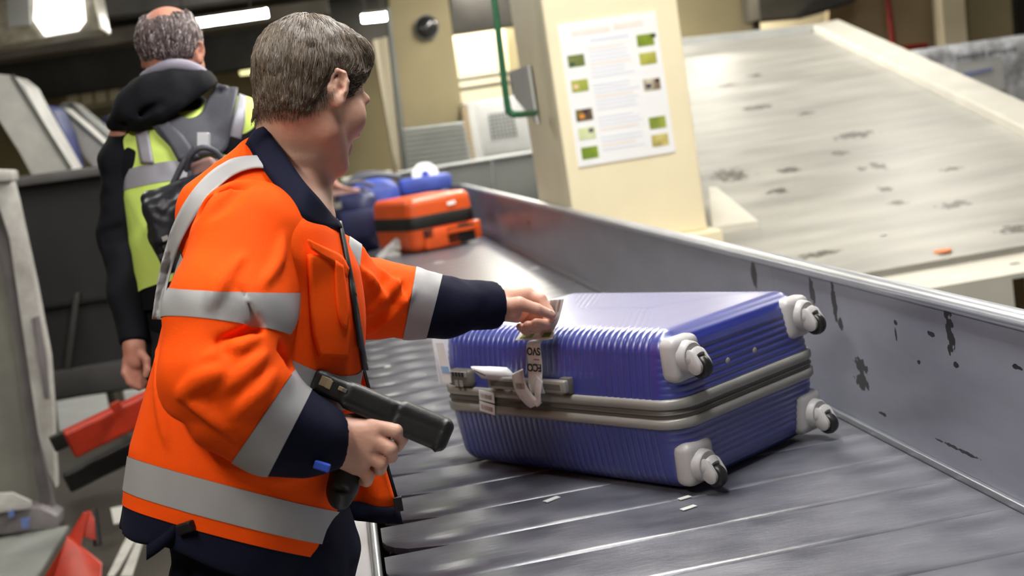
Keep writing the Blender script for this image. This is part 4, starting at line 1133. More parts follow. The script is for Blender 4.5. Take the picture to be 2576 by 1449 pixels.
class Sdf:
    def __init__(self): self.ops = []; self.disp = None; self.dmax = 0.0
    def add(self, prim, k=0.01, mode='u'):
        for p in (prim if isinstance(prim, list) else [prim]):
            self.ops.append((mode, p[0], np.asarray(p[1], float), np.asarray(p[2], float), k))
        return self
    def sub(self, prim, k=0.01): return self.add(prim, k, 's')
    def cut(self, co, no, k=0.002):
        co = np.asarray(co, np.float32); no = np.asarray(no, np.float32); no = no / np.linalg.norm(no)
        self.ops.append(('i', lambda P: (P - co) @ no, None, None, k)); return self
    def eval(self, P, lo=None, hi=None):
        P = np.asarray(P, np.float32)
        d = np.full(len(P), 1.0, np.float32)
        for mode, f, a, b, k in self.ops:
            if lo is not None and a is not None and (np.any(a - k - self.dmax > hi) or np.any(b + k + self.dmax < lo)): continue
            e = f(P)
            if mode == 'u':
                h = np.clip(.5 + .5 * (d - e) / k, 0, 1); d = d + (e - d) * h - k * h * (1 - h)
            elif mode == 's':
                h = np.clip(.5 - .5 * (d + e) / k, 0, 1); d = d + (-e - d) * h + k * h * (1 - h)
            else:
                d = np.maximum(d, e)
        if self.disp is not None: d = d - self.disp(P)
        return d
    def bounds(self):
        lo = np.min([a for m, f, a, b, k in self.ops if m == 'u'], axis=0); hi = np.max([b for m, f, a, b, k in self.ops if m == 'u'], axis=0)
        return lo - .03, hi + .03
    def mesh(self, vx, B=16, lo=None, hi=None):
        L, Hh = self.bounds()
        if lo is not None: L = np.maximum(L, lo)
        if hi is not None: Hh = np.minimum(Hh, hi)
        n = np.ceil((Hh - L) / (vx * B)).astype(int)
        NX, NY, NZ = (n * B + 2).tolist()
        bi = np.stack(np.meshgrid(*[np.arange(m) for m in n], indexing='ij'), -1).reshape(-1, 3)
        ctr = L + (bi + .5) * B * vx
        dc = np.concatenate([self.eval(ctr[i:i + 20000]) for i in range(0, len(ctr), 20000)])
        act = bi[np.abs(dc) < B * vx * .87 * 1.35 + .012 + self.dmax]
        g = np.arange(B + 1)
        G = np.stack(np.meshgrid(g, g, g, indexing='ij'), -1).reshape(-1, 3)
        ids, pos, quads = [], [], []
        off8 = np.array([[i, j, k] for i in (0, 1) for j in (0, 1) for k in (0, 1)])
        edges = [(a, b) for a in range(8) for b in range(a + 1, 8) if np.abs(off8[a] - off8[b]).sum() == 1]
        gid = lambda I: (I[:, 0] * NY + I[:, 1]) * NZ + I[:, 2]
        for b0 in act:
            base = b0 * B
            Pt = (L + (base + G) * vx).astype(np.float32)
            lo_, hi_ = Pt[0] - vx, Pt[-1] + vx
            D = self.eval(Pt, lo_, hi_)
            if D.min() > 0 or D.max() < 0: continue
            D = D.reshape(B + 1, B + 1, B + 1)
            S = D < 0
            c8 = np.stack([D[i:i + B, j:j + B, k:k + B] for i, j, k in off8], -1).reshape(-1, 8)
            s8 = c8 < 0
            m = s8.any(1) & ~s8.all(1)
            if not m.any(): continue
            cells = np.nonzero(m)[0]; c8 = c8[m]; s8 = s8[m]
            acc = np.zeros((len(c8), 3)); cnt = np.zeros(len(c8))
            for a, b in edges:
                x = s8[:, a] != s8[:, b]
                t = np.where(x, c8[:, a] / (c8[:, a] - c8[:, b] + 1e-20), 0)
                acc += x[:, None] * (off8[a] + t[:, None] * (off8[b] - off8[a])); cnt += x
            I = np.stack(np.unravel_index(cells, (B, B, B)), 1)
            pos.append(L + (base + I + acc / cnt[:, None]) * vx); ids.append(gid(base + I))
            for ax in range(3):
                sl0 = [slice(0, B)] * 3; sl1 = list(sl0); sl1[ax] = slice(1, B + 1)
                s0, s1 = S[tuple(sl0)], S[tuple(sl1)]
                e = np.stack(np.nonzero(s0 != s1), 1)
                if not len(e): continue
                ins = s0[tuple(e.T)]
                u, v = (ax + 1) % 3, (ax + 2) % 3
                du = np.zeros(3, int); du[u] = 1; dv = np.zeros(3, int); dv[v] = 1
                E = base + e
                ok = (E[:, u] > 0) & (E[:, v] > 0)
                E, ins = E[ok], ins[ok]
                q = np.stack([gid(E - du - dv), gid(E - dv), gid(E), gid(E - du)], 1)
                quads.append(np.where(ins[:, None], q, q[:, ::-1]))
        ids = np.concatenate(ids); pos = np.concatenate(pos); quads = np.concatenate(quads)
        o = np.argsort(ids); ids = ids[o]; pos = pos[o]
        j = np.searchsorted(ids, quads); j = np.clip(j, 0, len(ids) - 1)
        ok = (ids[j] == quads).all(1)
        return pos, j[ok]
    def normal(self, P, e=.0015):
        g = np.stack([self.eval(P + np.eye(3)[i] * e) - self.eval(P - np.eye(3)[i] * e) for i in range(3)], 1)
        return g / (np.linalg.norm(g, axis=1)[:, None] + 1e-9)
    def trace(self, px, d0, d1, steps=70):
        """surface points seen at the given pixels"""
        Rr = np.array([ray(x, y) for x, y in px]); ln = np.linalg.norm(Rr, axis=1)
        t = np.full(len(px), d0); best = np.full(len(px), 9.0); bt = t.copy()
        for _ in range(steps):
            P = CAM + Rr * t[:, None]; d = self.eval(P)
            up_ = np.abs(d) < best; best = np.where(up_, np.abs(d), best); bt = np.where(up_, t, bt)
            t = np.minimum(t + np.where(d > -.001, np.maximum(d, .0002) * .75, d * .5) / ln, d1)
        return CAM + Rr * bt[:, None]
def smooth_mesh(V_, Q, it=2, lam=.5):
    V_ = V_.copy()
    e = np.concatenate([Q[:, [0, 1]], Q[:, [1, 2]], Q[:, [2, 3]], Q[:, [3, 0]]]); e = np.concatenate([e, e[:, ::-1]])
    deg = np.bincount(e[:, 0], minlength=len(V_)).astype(float)
    for _ in range(it):
        s = np.stack([np.bincount(e[:, 0], V_[e[:, 1], i], minlength=len(V_)) for i in range(3)], 1)
        V_ += lam * (s / np.maximum(deg, 1)[:, None] - V_) * (deg > 0)[:, None]
    return V_
def np_mesh_obj(name, V_, Q, material, parent, smooth=True):
    off = root_offset(parent)
    me = bpy.data.meshes.new(name)
    me.vertices.add(len(V_)); me.vertices.foreach_set('co', (V_ - off).astype(np.float32).ravel())
    k = Q.shape[1]
    me.loops.add(len(Q) * k); me.loops.foreach_set('vertex_index', Q.astype(np.int32).ravel())
    me.polygons.add(len(Q)); me.polygons.foreach_set('loop_start', np.arange(0, len(Q) * k, k, dtype=np.int32))
    me.update(calc_edges=True); me.validate()
    me.polygons.foreach_set('use_smooth', np.ones(len(me.polygons), dtype=bool))
    for m in (material if isinstance(material, (list, tuple)) else [material]): me.materials.append(m)
    o = bpy.data.objects.new(name, me)
    link(o, parent)
    return o
def sdf_obj(name, sdf, vx, material, parent, sm=1, **kw):
    V_, Q = sdf.mesh(vx, **kw)
    V_ = smooth_mesh(V_, Q, sm)
    return np_mesh_obj(name, V_, Q, material, parent)
def split_obj(V_, Q, planes, classify, specs, parent):
    """cut a mesh by planes and hand its faces to several objects: classify(centres, normals) -> index, specs = (name, material, lift, parent)"""
    bm = bmesh.new()
    vs = [bm.verts.new(v) for v in V_.tolist()]
    for q in Q.tolist():
        try: bm.faces.new([vs[i] for i in q])
        except ValueError: pass
    for co, no in planes:
        bmesh.ops.bisect_plane(bm, geom=bm.verts[:] + bm.edges[:] + bm.faces[:], dist=1e-5, plane_co=V(co), plane_no=V(no))
    bm.normal_update()
    bm.verts.index_update()
    C = np.array([f.calc_center_median()[:] for f in bm.faces]); Nn = np.array([f.normal[:] for f in bm.faces])
    cl = classify(C, Nn)
    VV = np.array([v.co[:] for v in bm.verts]); VN = np.array([v.normal[:] for v in bm.verts])
    F = [[v.index for v in f.verts] for f in bm.faces]
    bm.free()
    objs = []
    for i, (name, m, lift, par) in enumerate(specs):
        sel = np.nonzero(cl == i)[0]
        if not len(sel): objs.append(None); continue
        used = np.unique(np.concatenate([F[k] for k in sel])); mp = -np.ones(len(VV), int); mp[used] = np.arange(len(used))
        faces = [[int(mp[j]) for j in F[k]] for k in sel]
        p = objs[par] if isinstance(par, int) else (par or parent)
        o = mesh_obj(name, VV[used] + VN[used] * lift, faces, m, p, smooth=True)
        objs.append(o)
    return objs
def resample(pts, n):
    P = np.array(catmull(pts, 10)) if len(pts) > 2 else np.array(pts, float)
    s = np.concatenate([[0], np.cumsum(np.linalg.norm(np.diff(P, axis=0), axis=1))]); t = np.linspace(0, s[-1], n)
    return np.stack([np.interp(t, s, P[:, i]) for i in range(P.shape[1])], 1)
def ribbon_px(name, A, B, n, m, sdf, d0, d1, material, parent, lift=.002, thick=.0015, jag=0):
    """strip lying on a modelled surface between two polylines given in the picture"""
    a, b = resample([np.array(p, float) for p in A], n), resample([np.array(p, float) for p in B], n)
    px = np.concatenate([[a[i] * (1 - t) + b[i] * t for t in np.linspace(0, 1, m)] for i in range(n)])
    P = sdf.trace(px, d0, d1); P = P + sdf.normal(P) * lift
    return grid_obj(name, P.reshape(n, m, 3).tolist(), material, parent, thick=thick)
def plane_px(p, q):
    """plane through two picture points and the eye"""
    n = np.cross(ray(*p), ray(*q)); return CAM, n / np.linalg.norm(n)

M_skin = mat('skin', srgb(222, 176, 154), 0.5, var=0.0, vscale=16, col2=srgb(208, 154, 132), bump=.12, bscale=220, subsurf=.03)
M_hiorange = mat('hi_vis_orange', srgb(255, 84, 6), 0.8, var=.05, vscale=3, bump=.12, bscale=350, spec=.15)
M_silver = mat('reflective_tape', srgb(168, 166, 166), 0.55, var=.06, vscale=9, metal=.12, bump=.05, bscale=300)
M_navy = mat('navy_cloth', srgb(14, 16, 38), 0.85, var=.15, vscale=8, bump=.15, bscale=350, spec=.2)
M_blackzip = mat('black_zip', srgb(22, 20, 22), 0.5, var=.1)
M_hair = [mat('hair_dark', srgb(86, 74, 62), .42, var=.15, vscale=40), mat('hair_mid', srgb(100, 86, 72), .42, var=.15, vscale=40), mat('hair_grey', srgb(140, 126, 110), .42, var=.12, vscale=40)]

def head_sdf(S, o, R, sc=1.0, bald=False):
    """adult head: local x to the face, y to the left, z up, origin between the ear canals"""
    w = lambda p: o + R @ (np.asarray(p, float) * sc)
    E = lambda c, r, Rl=None: ell(w(c), np.asarray(r) * sc, R if Rl is None else R @ Rl)
    K = lambda a, b, ra, rb=None: cap(w(a), w(b), ra * sc, (ra if rb is None else rb) * sc)
    S.add(E((-.008, 0, .048), (.098, .076, .086)), .02)
    S.add(E((-.034, 0, .030), (.072, .071, .072)), .03)
    S.add(E((.045, 0, -.030), (.050, .056, .082)), .03)
    for s in (-1, 1):
        S.add(K((.0, s * .053, -.045), (.012, s * .050, -.066), .018, .016), .025)
        S.add(K((.012, s * .053, -.066), (.074, s * .016, -.106), .019, .018), .02)
        S.add(E((.062, s * .042, -.022), (.028, .024, .030)), .02)           # cheek bone
        S.add(K((.084, s * .044, .018), (.094, s * .014, .022), .010, .011), .014)
    S.add(E((.080, 0, -.103), (.020, .022, .017)), .015)
    for s in (-1, 1):
        S.sub(E((.100, s * .031, .004), (.016, .017, .011)), .014)
        S.add(E((.080, s * .031, .003), (.0125, .0125, .0125)), .004)
    S.add(K((.090, 0, .010), (.111, 0, -.030), .008, .0115), .012)
    for s in (-1, 1): S.add(E((.102, s * .012, -.035), (.011, .008, .008)), .007)
    S.add(K((.089, -.018, -.066), (.089, .018, -.066), .008), .010); S.add(K((.088, -.014, -.078), (.088, .014, -.078), .008), .008)
    S.sub(K((.100, -.022, -.072), (.100, .022, -.072), .003), .004)
    for s in (-1, 1):                                                        # ears
        Rl = rotm(0, math.radians(-10), 0) @ rotm(0, 0, s * math.radians(34))
        e0 = np.array([-.010, s * .083, .002])
        L2 = lambda p: e0 + Rl @ (np.asarray(p, float) * .9)
        S.add(E(e0, (.017, .006, .031), Rl), .006)
        rim = [(.010, s * .004, -.012), (.015, s * .005, .010), (.008, s * .006, .027), (-.006, s * .007, .031), (-.016, s * .007, .018), (-.017, s * .006, -.004), (-.010, s * .005, -.022)]
        S.add([cap(w(L2(p)), w(L2(q)), .0042 * sc) for p, q in zip(rim[:-1], rim[1:])], .003)
        S.sub(E(L2((.001, s * .0075, .006)), (.0085, .0050, .017), Rl), .003)
        S.add(K(L2((-.004, s * .004, .012)), L2((-.008, s * .005, -.008)), .0036, .0036), .003)
        S.add(K(L2((.012, s * .003, -.006)), L2((.011, s * .003, .002)), .0050, .004), .004)
        S.sub(E(L2((.004, s * .006, -.002)), (.0042, .007, .006), Rl), .003)
        S.add(E(L2((.001, s * .002, -.028)), (.0095, .006, .010), Rl), .006)
    return w
def hair_strands(name, sdf, o, R, sc, inside, flow, n, length, mats, parent, seed=3, wid=.0011, base=None, lenfn=None):
    """locks of hair following the scalp: thin tapered three-sided strands"""
    r = np.random.default_rng(seed)
    src, nrm = base
    k = r.choice(len(src), n, replace=len(src) < n)
    P = src[k] + r.normal(0, .0012, (n, 3))
    seg = 7
    Ls = r.uniform(*length, n)
    if lenfn is not None: Ls = Ls * lenfn((P - o) @ R / sc)
    paths = [P.copy()]
    for s in range(seg):
        loc = (P - o) @ R / sc
        d = flow(loc, r) @ R.T
        N_ = sdf.normal(P)
        d = d - N_ * (d * N_).sum(1)[:, None]; d /= np.linalg.norm(d, axis=1)[:, None] + 1e-9
        P = P + d * (Ls / seg)[:, None]
        P = P - N_ * (sdf.eval(P) - (.0012 + .0022 * r.random(n)))[:, None] * .8
        paths.append(P.copy())
    Pa = np.stack(paths, 1)                                        # n, seg+1, 3
    T = np.gradient(Pa, axis=1); T /= np.linalg.norm(T, axis=2)[..., None] + 1e-9
    N_ = np.repeat(sdf.normal(Pa[:, 3])[:, None], seg + 1, 1)
    Bv = np.cross(T, N_); Bv /= np.linalg.norm(Bv, axis=2)[..., None] + 1e-9
    wv = wid * (1 - .75 * np.linspace(0, 1, seg + 1) ** 2)[None, :, None] * r.uniform(.7, 1.5, n)[:, None, None]
    ring = np.stack([Pa + Bv * wv, Pa - Bv * wv, Pa + N_ * wv * 1.2], 2)   # n, seg+1, 3, 3
    V_ = ring.reshape(-1, 3)
    b = (np.arange(n)[:, None] * (seg + 1) + np.arange(seg)[None])[..., None] * 3
    Q = []
    for a in range(3):
        c = (a + 1) % 3
        Q.append(np.concatenate([b + a, b + c, b + c + 3, b + a + 3], -1).reshape(-1, 4))
    Q = np.concatenate(Q)
    ob = np_mesh_obj(name, V_, Q, mats, parent)
    mi = r.choice(len(mats), n, p=[.45, .38, .17][:len(mats)] if len(mats) == 3 else None)
    idx = np.concatenate([np.repeat(mi, seg)] * 3).astype(np.int32)
    if len(ob.data.polygons) == len(idx): ob.data.polygons.foreach_set('material_index', idx)
    return ob
def finger(S, px, rads, k=.004):
    S.add(chain([at(*p) for p in px], rads), k)

# ================================================================== worker in the orange jacket
man = empty('person', (-0.27, 2.02, 0), 'worker in orange high-visibility jacket reading a baggage tag with a scanner in hand', 'person')
# torso frame: columns forward, left, up along the leaning trunk
A0 = at(600, 1330, 2.03); NB = at(728, 432, 2.03)
_up = (NB - A0) / np.linalg.norm(NB - A0)
TF = frame(np.array([math.cos(.10), math.sin(.10), 0]) - _up * (np.array([math.cos(.10), math.sin(.10), 0]) @ _up), _up)
TLEN = np.linalg.norm(NB - A0)
def tw(f, l, t): return A0 + TF @ np.array([f, l, t])

# ---- body (continuous skin surface)
hf = np.array([.64, .57, -.40]); HR = frame(hf, (0.10, 0.06, 1.0))
HSC = 0.885
HO = at(852, 222, 1.93) + HR @ np.array([.009, .074, 0])
body = Sdf()
hw = head_sdf(body, HO, HR, HSC)
nb = tw(-.005, 0, TLEN + .01)
body.add(cap(hw((-.030, 0, -.03)), nb, .053, .058), .03)
body.add(cap(hw((.005, 0, -.07)), tw(.015, 0, TLEN - .05), .034, .040), .03)
body.add(cap(hw((-.02, -.046, -.03)), tw(.040, -.030, TLEN - .03), .014, .017), .016)        # neck muscle
body.add(loft(A0, TF, [(.0, .03, 0, .09, .14), (.15, 0, 0, .11, .15), (.40, 0, 0, .11, .165), (.52, 0, 0, .08, .15), (.58, 0, 0, .05, .07)], 2.2), .03)
RS, RE, RM2, RW = at(640, 590, 1.90), at(566, 930, 1.80), at(690, 1072, 1.815), at(846, 1104, 1.865)
LS, LE, LW = at(765, 650, 2.18), at(888, 745, 2.31), at(1246, 766, 2.475)
body.add(chain([RS, RE, RW], [.052, .044, .030]), .02)
body.add(chain([LS, LE, LW], [.052, .044, .028]), .02)
HIPR, HIPL = np.array([-.205, 1.955, .80]), np.array([-.205, 2.09, .80])
for hp, y in ((HIPR, 1.93), (HIPL, 2.12)):
    body.add(chain([hp, np.array([-.285, y, .48]), np.array([-.30, y, .09])], [.065, .05, .045]), .03)
# right hand closed on the pistol grip (back of the hand towards the camera)
body.add(cap(at(848, 1085, 1.862), at(940, 1085, 1.862), .022, .017), .012)
body.add(cap(at(846, 1104, 1.866), at(928, 1120, 1.862), .024, .018), .012)
body.add(cap(at(846, 1125, 1.866), at(915, 1150, 1.866), .022, .017), .012)
body.add(cap(at(848, 1140, 1.868), at(896, 1172, 1.870), .018, .014), .012)
finger(body, [(936, 1070, 1.860), (996, 1083, 1.858), (1010, 1104, 1.880), (1000, 1124, 1.905)], [.0118, .0108, .0098, .0085], .0022)
finger(body, [(930, 1102, 1.856), (982, 1129, 1.856), (984, 1148, 1.884), (960, 1154, 1.910)], [.0122, .0112, .0100, .0085], .0022)
finger(body, [(914, 1136, 1.858), (958, 1165, 1.860), (956, 1180, 1.886), (934, 1182, 1.908)], [.0116, .0106, .0096, .0082], .0022)
finger(body, [(892, 1166, 1.864), (926, 1198, 1.868), (922, 1210, 1.888), (904, 1208, 1.904)], [.0104, .0094, .0088, .0075], .0022)
finger(body, [(862, 1070, 1.878), (905, 1058, 1.915), (945, 1066, 1.925), (972, 1082, 1.924)], [.016, .0125, .011, .0095])
# left hand pinching the tag
for a, b, r in [((1248, 752, 2.48), (1325, 742, 2.515), .019), ((1248, 766, 2.475), (1312, 772, 2.515), .022), ((1250, 780, 2.475), (1300, 790, 2.525), .020), ((1250, 778, 2.462), (1292, 786, 2.462), .019)]:
    body.add(cap(at(*a), at(*b), r, r * .9), .014)
finger(body, [(1326, 742, 2.515), (1360, 752, 2.505), (1380, 784, 2.498), (1390, 800, 2.492)], [.0128, .0112, .0100, .0085])
finger(body, [(1262, 772, 2.455), (1306, 764, 2.448), (1350, 777, 2.455), (1388, 792, 2.470)], [.0165, .0135, .0108, .0088])
finger(body, [(1318, 752, 2.53), (1384, 798, 2.53), (1374, 816, 2.498), (1348, 812, 2.482)], [.0125, .0115, .0105, .009])
finger(body, [(1308, 766, 2.54), (1362, 812, 2.54), (1350, 826, 2.502), (1328, 818, 2.484)], [.0122, .0112, .0102, .009])
finger(body, [(1298, 780, 2.545), (1336, 820, 2.55), (1324, 832, 2.510), (1308, 822, 2.490)], [.0112, .0102, .0095, .008])
bV, bQ = body.mesh(.0027)
bV = smooth_mesh(bV, bQ, 1)
body_o = np_mesh_obj('body', bV, bQ, M_skin, man)
# fingernail of the thumb, eyes
for p, r in (((1384, 786, 2.461), .006),):
    bm = bmesh.new(); bmesh.ops.create_uvsphere(bm, u_segments=10, v_segments=8, radius=r)
    fr = frame(at(1388, 792, 2.470) - at(1350, 777, 2.455), -FW)
    for v in bm.verts: v.co = V(at(*p) + fr @ (np.array(v.co) * [1.2, .9, .35]))
    bm_obj('thumb_nail', bm, mat('nail', srgb(236, 200, 186), .35), body_o, smooth=True)
M_eye = mat('eye_white', srgb(232, 228, 222), .2, var=.02)
M_iris = mat('iris', srgb(70, 84, 92), .2)
for s in (-1, 1):
    for nm, off, rr, mm in (('eye', 0, .0122, M_eye), ('iris', .0088, .0052, M_iris)):
        bm = bmesh.new(); bmesh.ops.create_uvsphere(bm, u_segments=14, v_segments=10, radius=rr * HSC)
        c = hw((.0815 + off, s * .031, .003))
        for v in bm.verts: v.co = V(c) + v.co
        bm_obj(nm, bm, mm, body_o, smooth=True)

# ---- hair
hs = Sdf()
E2 = lambda c, r: ell(hw(c), np.asarray(r) * HSC, HR)
hs.add(E2((-.008, 0, .050), (.102, .079, .089)), .02)
hs.add(E2((-.034, 0, .030), (.075, .0735, .072)), .03)
hs.add(E2((.056, -.006, .098), (.038, .050, .026)), .03)
hs.add(cap(hw((-.030, 0, -.02)), hw((-.030, 0, -.02)) * .40 + nb * .60, .0590, .0620), .02)
hs.disp = lambda P: .0022 * vnoise(P, 70, 2) + .0012 * vnoise(P, 160, 5); hs.dmax = .004
hV, hQ = hs.mesh(.003)
def hair_mask(L, soft=0):
    """True where the scalp carries hair (local head coordinates)"""
    x, y, z = L[:, 0], L[:, 1], L[:, 2]
    front = np.interp(z, [-.03, .0, .02, .045, .07, .10, .13], [.026, .038, .046, .060, .082, .104, .12]) - .25 * np.abs(y) * (z > .06)
    low = np.interp(x, [-.12, -.06, -.045, -.030, -.016, .012, .020, .04], [-.050, -.051, -.046, -.022, .030, .034, .004, .0])
    ear = ((x + .004) / .024) ** 2 + ((z - .000) / .040) ** 2 < 1
    return (x < front + soft) & (z > low - soft) & ~(ear & (np.abs(y) > .055))
hL = (hV - HO) @ HR / HSC
fc = hV[hQ].mean(1); fL = (fc - HO) @ HR / HSC
jit = .004 * vnoise(fc, 90, 3)
keep = hair_mask(fL, 0) & hair_mask(fL + jit[:, None], 0)
kq = hQ[keep]; used = np.unique(kq); mp = -np.ones(len(hV), int); mp[used] = np.arange(len(used))
hair_o = np_mesh_obj('hair', hV[used], mp[kq], M_hair[0], man)
hair_o['label'] = 'short greying brown hair combed back'
def flow(L, r):
    """combing direction: from the crown down the sides, swept back over the temples"""
    x, y, z = L[:, 0], L[:, 1], L[:, 2]
    d = np.stack([x + .045, y * 1.2, -(.03 + np.abs(z - .12))], 1)
    frontm = np.clip((x - .02) / .06, 0, 1)[:, None]
    d = d * (1 - frontm) + np.stack([-.0 * x + .05, np.where(y < .02, -.08, .06) + 0 * y, -.05 - .2 * np.clip(.12 - z, 0, 1)], 1) * frontm
    temple = np.clip((x + .01) / .03, 0, 1) * np.clip((.075 - z) / .03, 0, 1)
    d = d * (1 - temple[:, None]) + np.stack([-.07 + 0 * x, 0 * x, -.05 + 0 * x], 1) * temple[:, None]
    d = d / (np.linalg.norm(d, axis=1)[:, None] + 1e-9)
    return d + r.normal(0, .07, d.shape)
hv = hV[used]; hn = None
hair_strands('hair_strands', hs, HO, HR, HSC, None, flow, 11000, (.030, .060), M_hair, hair_o, base=(hv, hn), wid=.00062, lenfn=lambda L: np.clip((L[:, 2] - np.interp(L[:, 0], [-.12, -.06, -.045, -.030, -.016], [-.050, -.051, -.046, -.022, .030])) / .045, .22, 1))['kind'] = 'stuff'
bL = (bV - HO) @ HR / HSC
bl = bV[(bL[:, 2] < -.044 + 1.1 * np.clip(bL[:, 0] + .06, 0, .04)) & (bL[:, 2] > -.068 + .8 * np.clip(bL[:, 0] + .06, 0, .04)) & (bL[:, 0] < -.022)]
if len(bl) > 50:
    hair_strands('nape_hair', body, HO, HR, HSC, None, flow, 800, (.006, .013), M_hair, hair_o, seed=8, wid=.00028, base=(bl, None))['kind'] = 'stuff'

# ---- jacket trunk
jk = Sdf()
jk.add(loft(A0, TF, [(-.105, -.014, 0, .172, .205), (.0, -.012, 0, .172, .208), (.12, -.016, 0, .170, .208), (.25, -.012, 0, .156, .203), (.36, -.010, 0, .148, .205),
                     (.44, -.012, 0, .136, .202), (.49, -.014, 0, .112, .178), (.52, -.016, 0, .092, .135), (.545, -.016, 0, .075, .09)], 2.35), .02)
jk.add(cap(tw(-.02, -.15, .455), tw(-.012, .15, .455), .060), .04)
jk.add(cap(at(655, 415, 1.99), at(565, 540, 1.98), .045, .075), .04)
jk.add(cap(at(668, 425, 1.96), at(655, 540, 1.93), .035, .060), .04)
jk.add(cap(at(690, 430, 2.12), at(680, 540, 2.14), .035, .060), .04)
jk.add(ell(tw(.06, -.07, .30), (.085, .10, .15), TF), .05)                         # chest fullness on the near side
for a, b, r in [((905, 880), (930, 960), .014), ((860, 620), (880, 840), .012)]:
    pass
for pth, r_ in (([(395, 880), (402, 1000), (420, 1120)], .006), ([(560, 1165), (660, 1195), (770, 1190)], .007), ([(520, 1060), (560, 1130), (640, 1200)], .006), ([(880, 720), (884, 800), (900, 880)], .004)):
    c_ = jk.trace(resample([np.array(p, float) for p in pth], 9), 1.5, 2.4)
    jk.add(chain(list(c_), [r_ * f for f in (.15, .55, .8, .95, 1, .95, .8, .5, .15)]), .014)
def jdisp(P):
    q = (P - A0) @ TF
    w = np.clip((.46 - q[:, 2]) / .1, 0, 1)
    f = .0042 * vnoise(np.stack([q[:, 0] * 8, q[:, 1] * 8, q[:, 2] * 2.4 + q[:, 0] * 1.5], 1), 1.0, 11) + .0026 * vnoise(np.stack([q[:, 0] * 18, q[:, 1] * 18, q[:, 2] * 6], 1), 1.0, 4)
    hem = np.clip((.05 - q[:, 2]) / .12, 0, 1)
    return f * w + hem * .006 * np.sin(np.arctan2(q[:, 1], q[:, 0]) * 7)
jk.disp = jdisp; jk.dmax = .012
pre = Sdf()
pre.add(chain([at(668, 560, 1.98), at(630, 612, 1.885), at(582, 790, 1.825), RE], [.066, .080, .084, .080]), .05)
pre.ops = jk.ops + pre.ops
def crease_path(px, S, n=12, d0=1.5, d1=2.4):
    return S.trace(resample([np.array(p, float) for p in px], n), d0, d1)
arm_crease = crease_path([(520, 545), (560, 508), (600, 472), (640, 456), (672, 460), (696, 484)], pre)
jk0 = Sdf(); jk0.ops = list(jk.ops)
jk.sub(chain(list(arm_crease), [.004, .008, .011, .013, .014, .014, .013, .012, .011, .009, .007, .004]), .006)
def pl3(*pts):
    P = [at(*p) for p in pts]; n = np.cross(P[1] - P[0], P[2] - P[0]); n /= np.linalg.norm(n)
    return P[0], n * (1 if n @ _up > 0 else -1)
hb_top = pl3((345, 1148, 2.05), (600, 1228, 1.83), (862, 1290, 1.98))
jk.cut(hb_top[0] - _up * .118, -hb_top[1])
jV, jQ = jk.mesh(.0052)
jV = smooth_mesh(jV, jQ, 2)
hb_bot = (hb_top[0] - _up * .052, hb_top[1])
or_bot = (hb_top[0] - _up * .074, hb_top[1])
cb_top = pl3((672, 868, 1.83), (790, 928, 1.86), (905, 882, 2.03)); cb_bot = (cb_top[0] - _up * .056, cb_top[1])
side = lambda pl, C: (C - pl[0]) @ pl[1]
def jcl(C, N_):
    c = np.zeros(len(C), int)
    c[(side(hb_top, C) < 0) & (side(hb_bot, C) > 0)] = 1
    c[(side(cb_top, C) < 0) & (side(cb_bot, C) > 0)] = 2
    c[side(or_bot, C) < 0] = 3
    return c
jacket, hemband, chestband, hemnavy = split_obj(jV, jQ, [hb_top, hb_bot, or_bot, cb_top, cb_bot], jcl,
    [('jacket', M_hiorange, 0, None), ('reflective_band', M_silver, .0015, 0), ('reflective_band', M_silver, .0015, 0), ('navy_hem', M_navy, -.002, 0)], man)
jacket['label'] = 'orange high-visibility jacket with silver reflective bands and navy collar'
hemband['label'] = 'silver band round the hem'; chestband['label'] = 'silver band round the chest'

# ---- sleeves
def sleeve(name, S, planes, cls, vx=.0045):
    V_, Q = S.mesh(vx); V_ = smooth_mesh(V_, Q, 2)
    return split_obj(V_, Q, planes, cls, [(name, M_hiorange, 0, jacket), ('sleeve_band', M_silver, .0012, jacket), ('sleeve_band', M_silver, .0012, jacket), ('cuff', M_navy, .0, jacket)], man)
rs = Sdf()
S0 = at(640, 560, 1.93)
rs.add(chain([at(668, 560, 1.98), at(630, 612, 1.885), at(582, 790, 1.825), RE], [.066, .080, .084, .080]), .05)
rs.add(chain([RE, at(612, 1010, 1.798), at(690, 1072, 1.815), at(775, 1098, 1.842), at(843, 1104, 1.865)], [.080, .074, .063, .050, .040]), .03)
rs.add(ell(at(505, 975, 1.80), (.05, .05, .06)), .05)
for pts, r in [([(600, 815, 1.735), (560, 850, 1.73), (500, 875, 1.735)], .006), ([(640, 850, 1.735), (585, 905, 1.715), (530, 925, 1.715)], .007), ([(700, 960, 1.75), (640, 1000, 1.73), (585, 1030, 1.73)], .006)]:
    pass
# folds at the elbow crook and under the upper arm
rs.sub(cap(at(665, 842, 1.80), at(560, 872, 1.742), .012, .007), .03)
rs.sub(cap(at(700, 915, 1.80), at(610, 960, 1.735), .013, .009), .025)
rs.add(cap(at(640, 890, 1.755), at(540, 930, 1.728), .020, .016), .03)
rs.add(cap(at(690, 955, 1.765), at(600, 1010, 1.738), .016, .014), .025)
rs.sub(cap(at(470, 1060, 1.80), at(560, 1000, 1.735), .012, .008), .03)
rs.sub(cap(at(523, 540, 1.86), at(625, 455, 1.86), .013, .011), .02)
rs.sub(cap(at(648, 822, 1.748), at(606, 726, 1.742), .006, .003), .008)
rs.sub(cap(at(640, 826, 1.752), at(556, 862, 1.726), .006, .002), .012)
rs.sub(cap(at(690, 880, 1.778), at(640, 905, 1.745), .008, .004), .010)
rs.sub(cap(at(575, 885, 1.722), at(470, 900, 1.75), .007, .004), .016)
rs.sub(cap(at(660, 930, 1.752), at(575, 985, 1.722), .007, .003), .010)
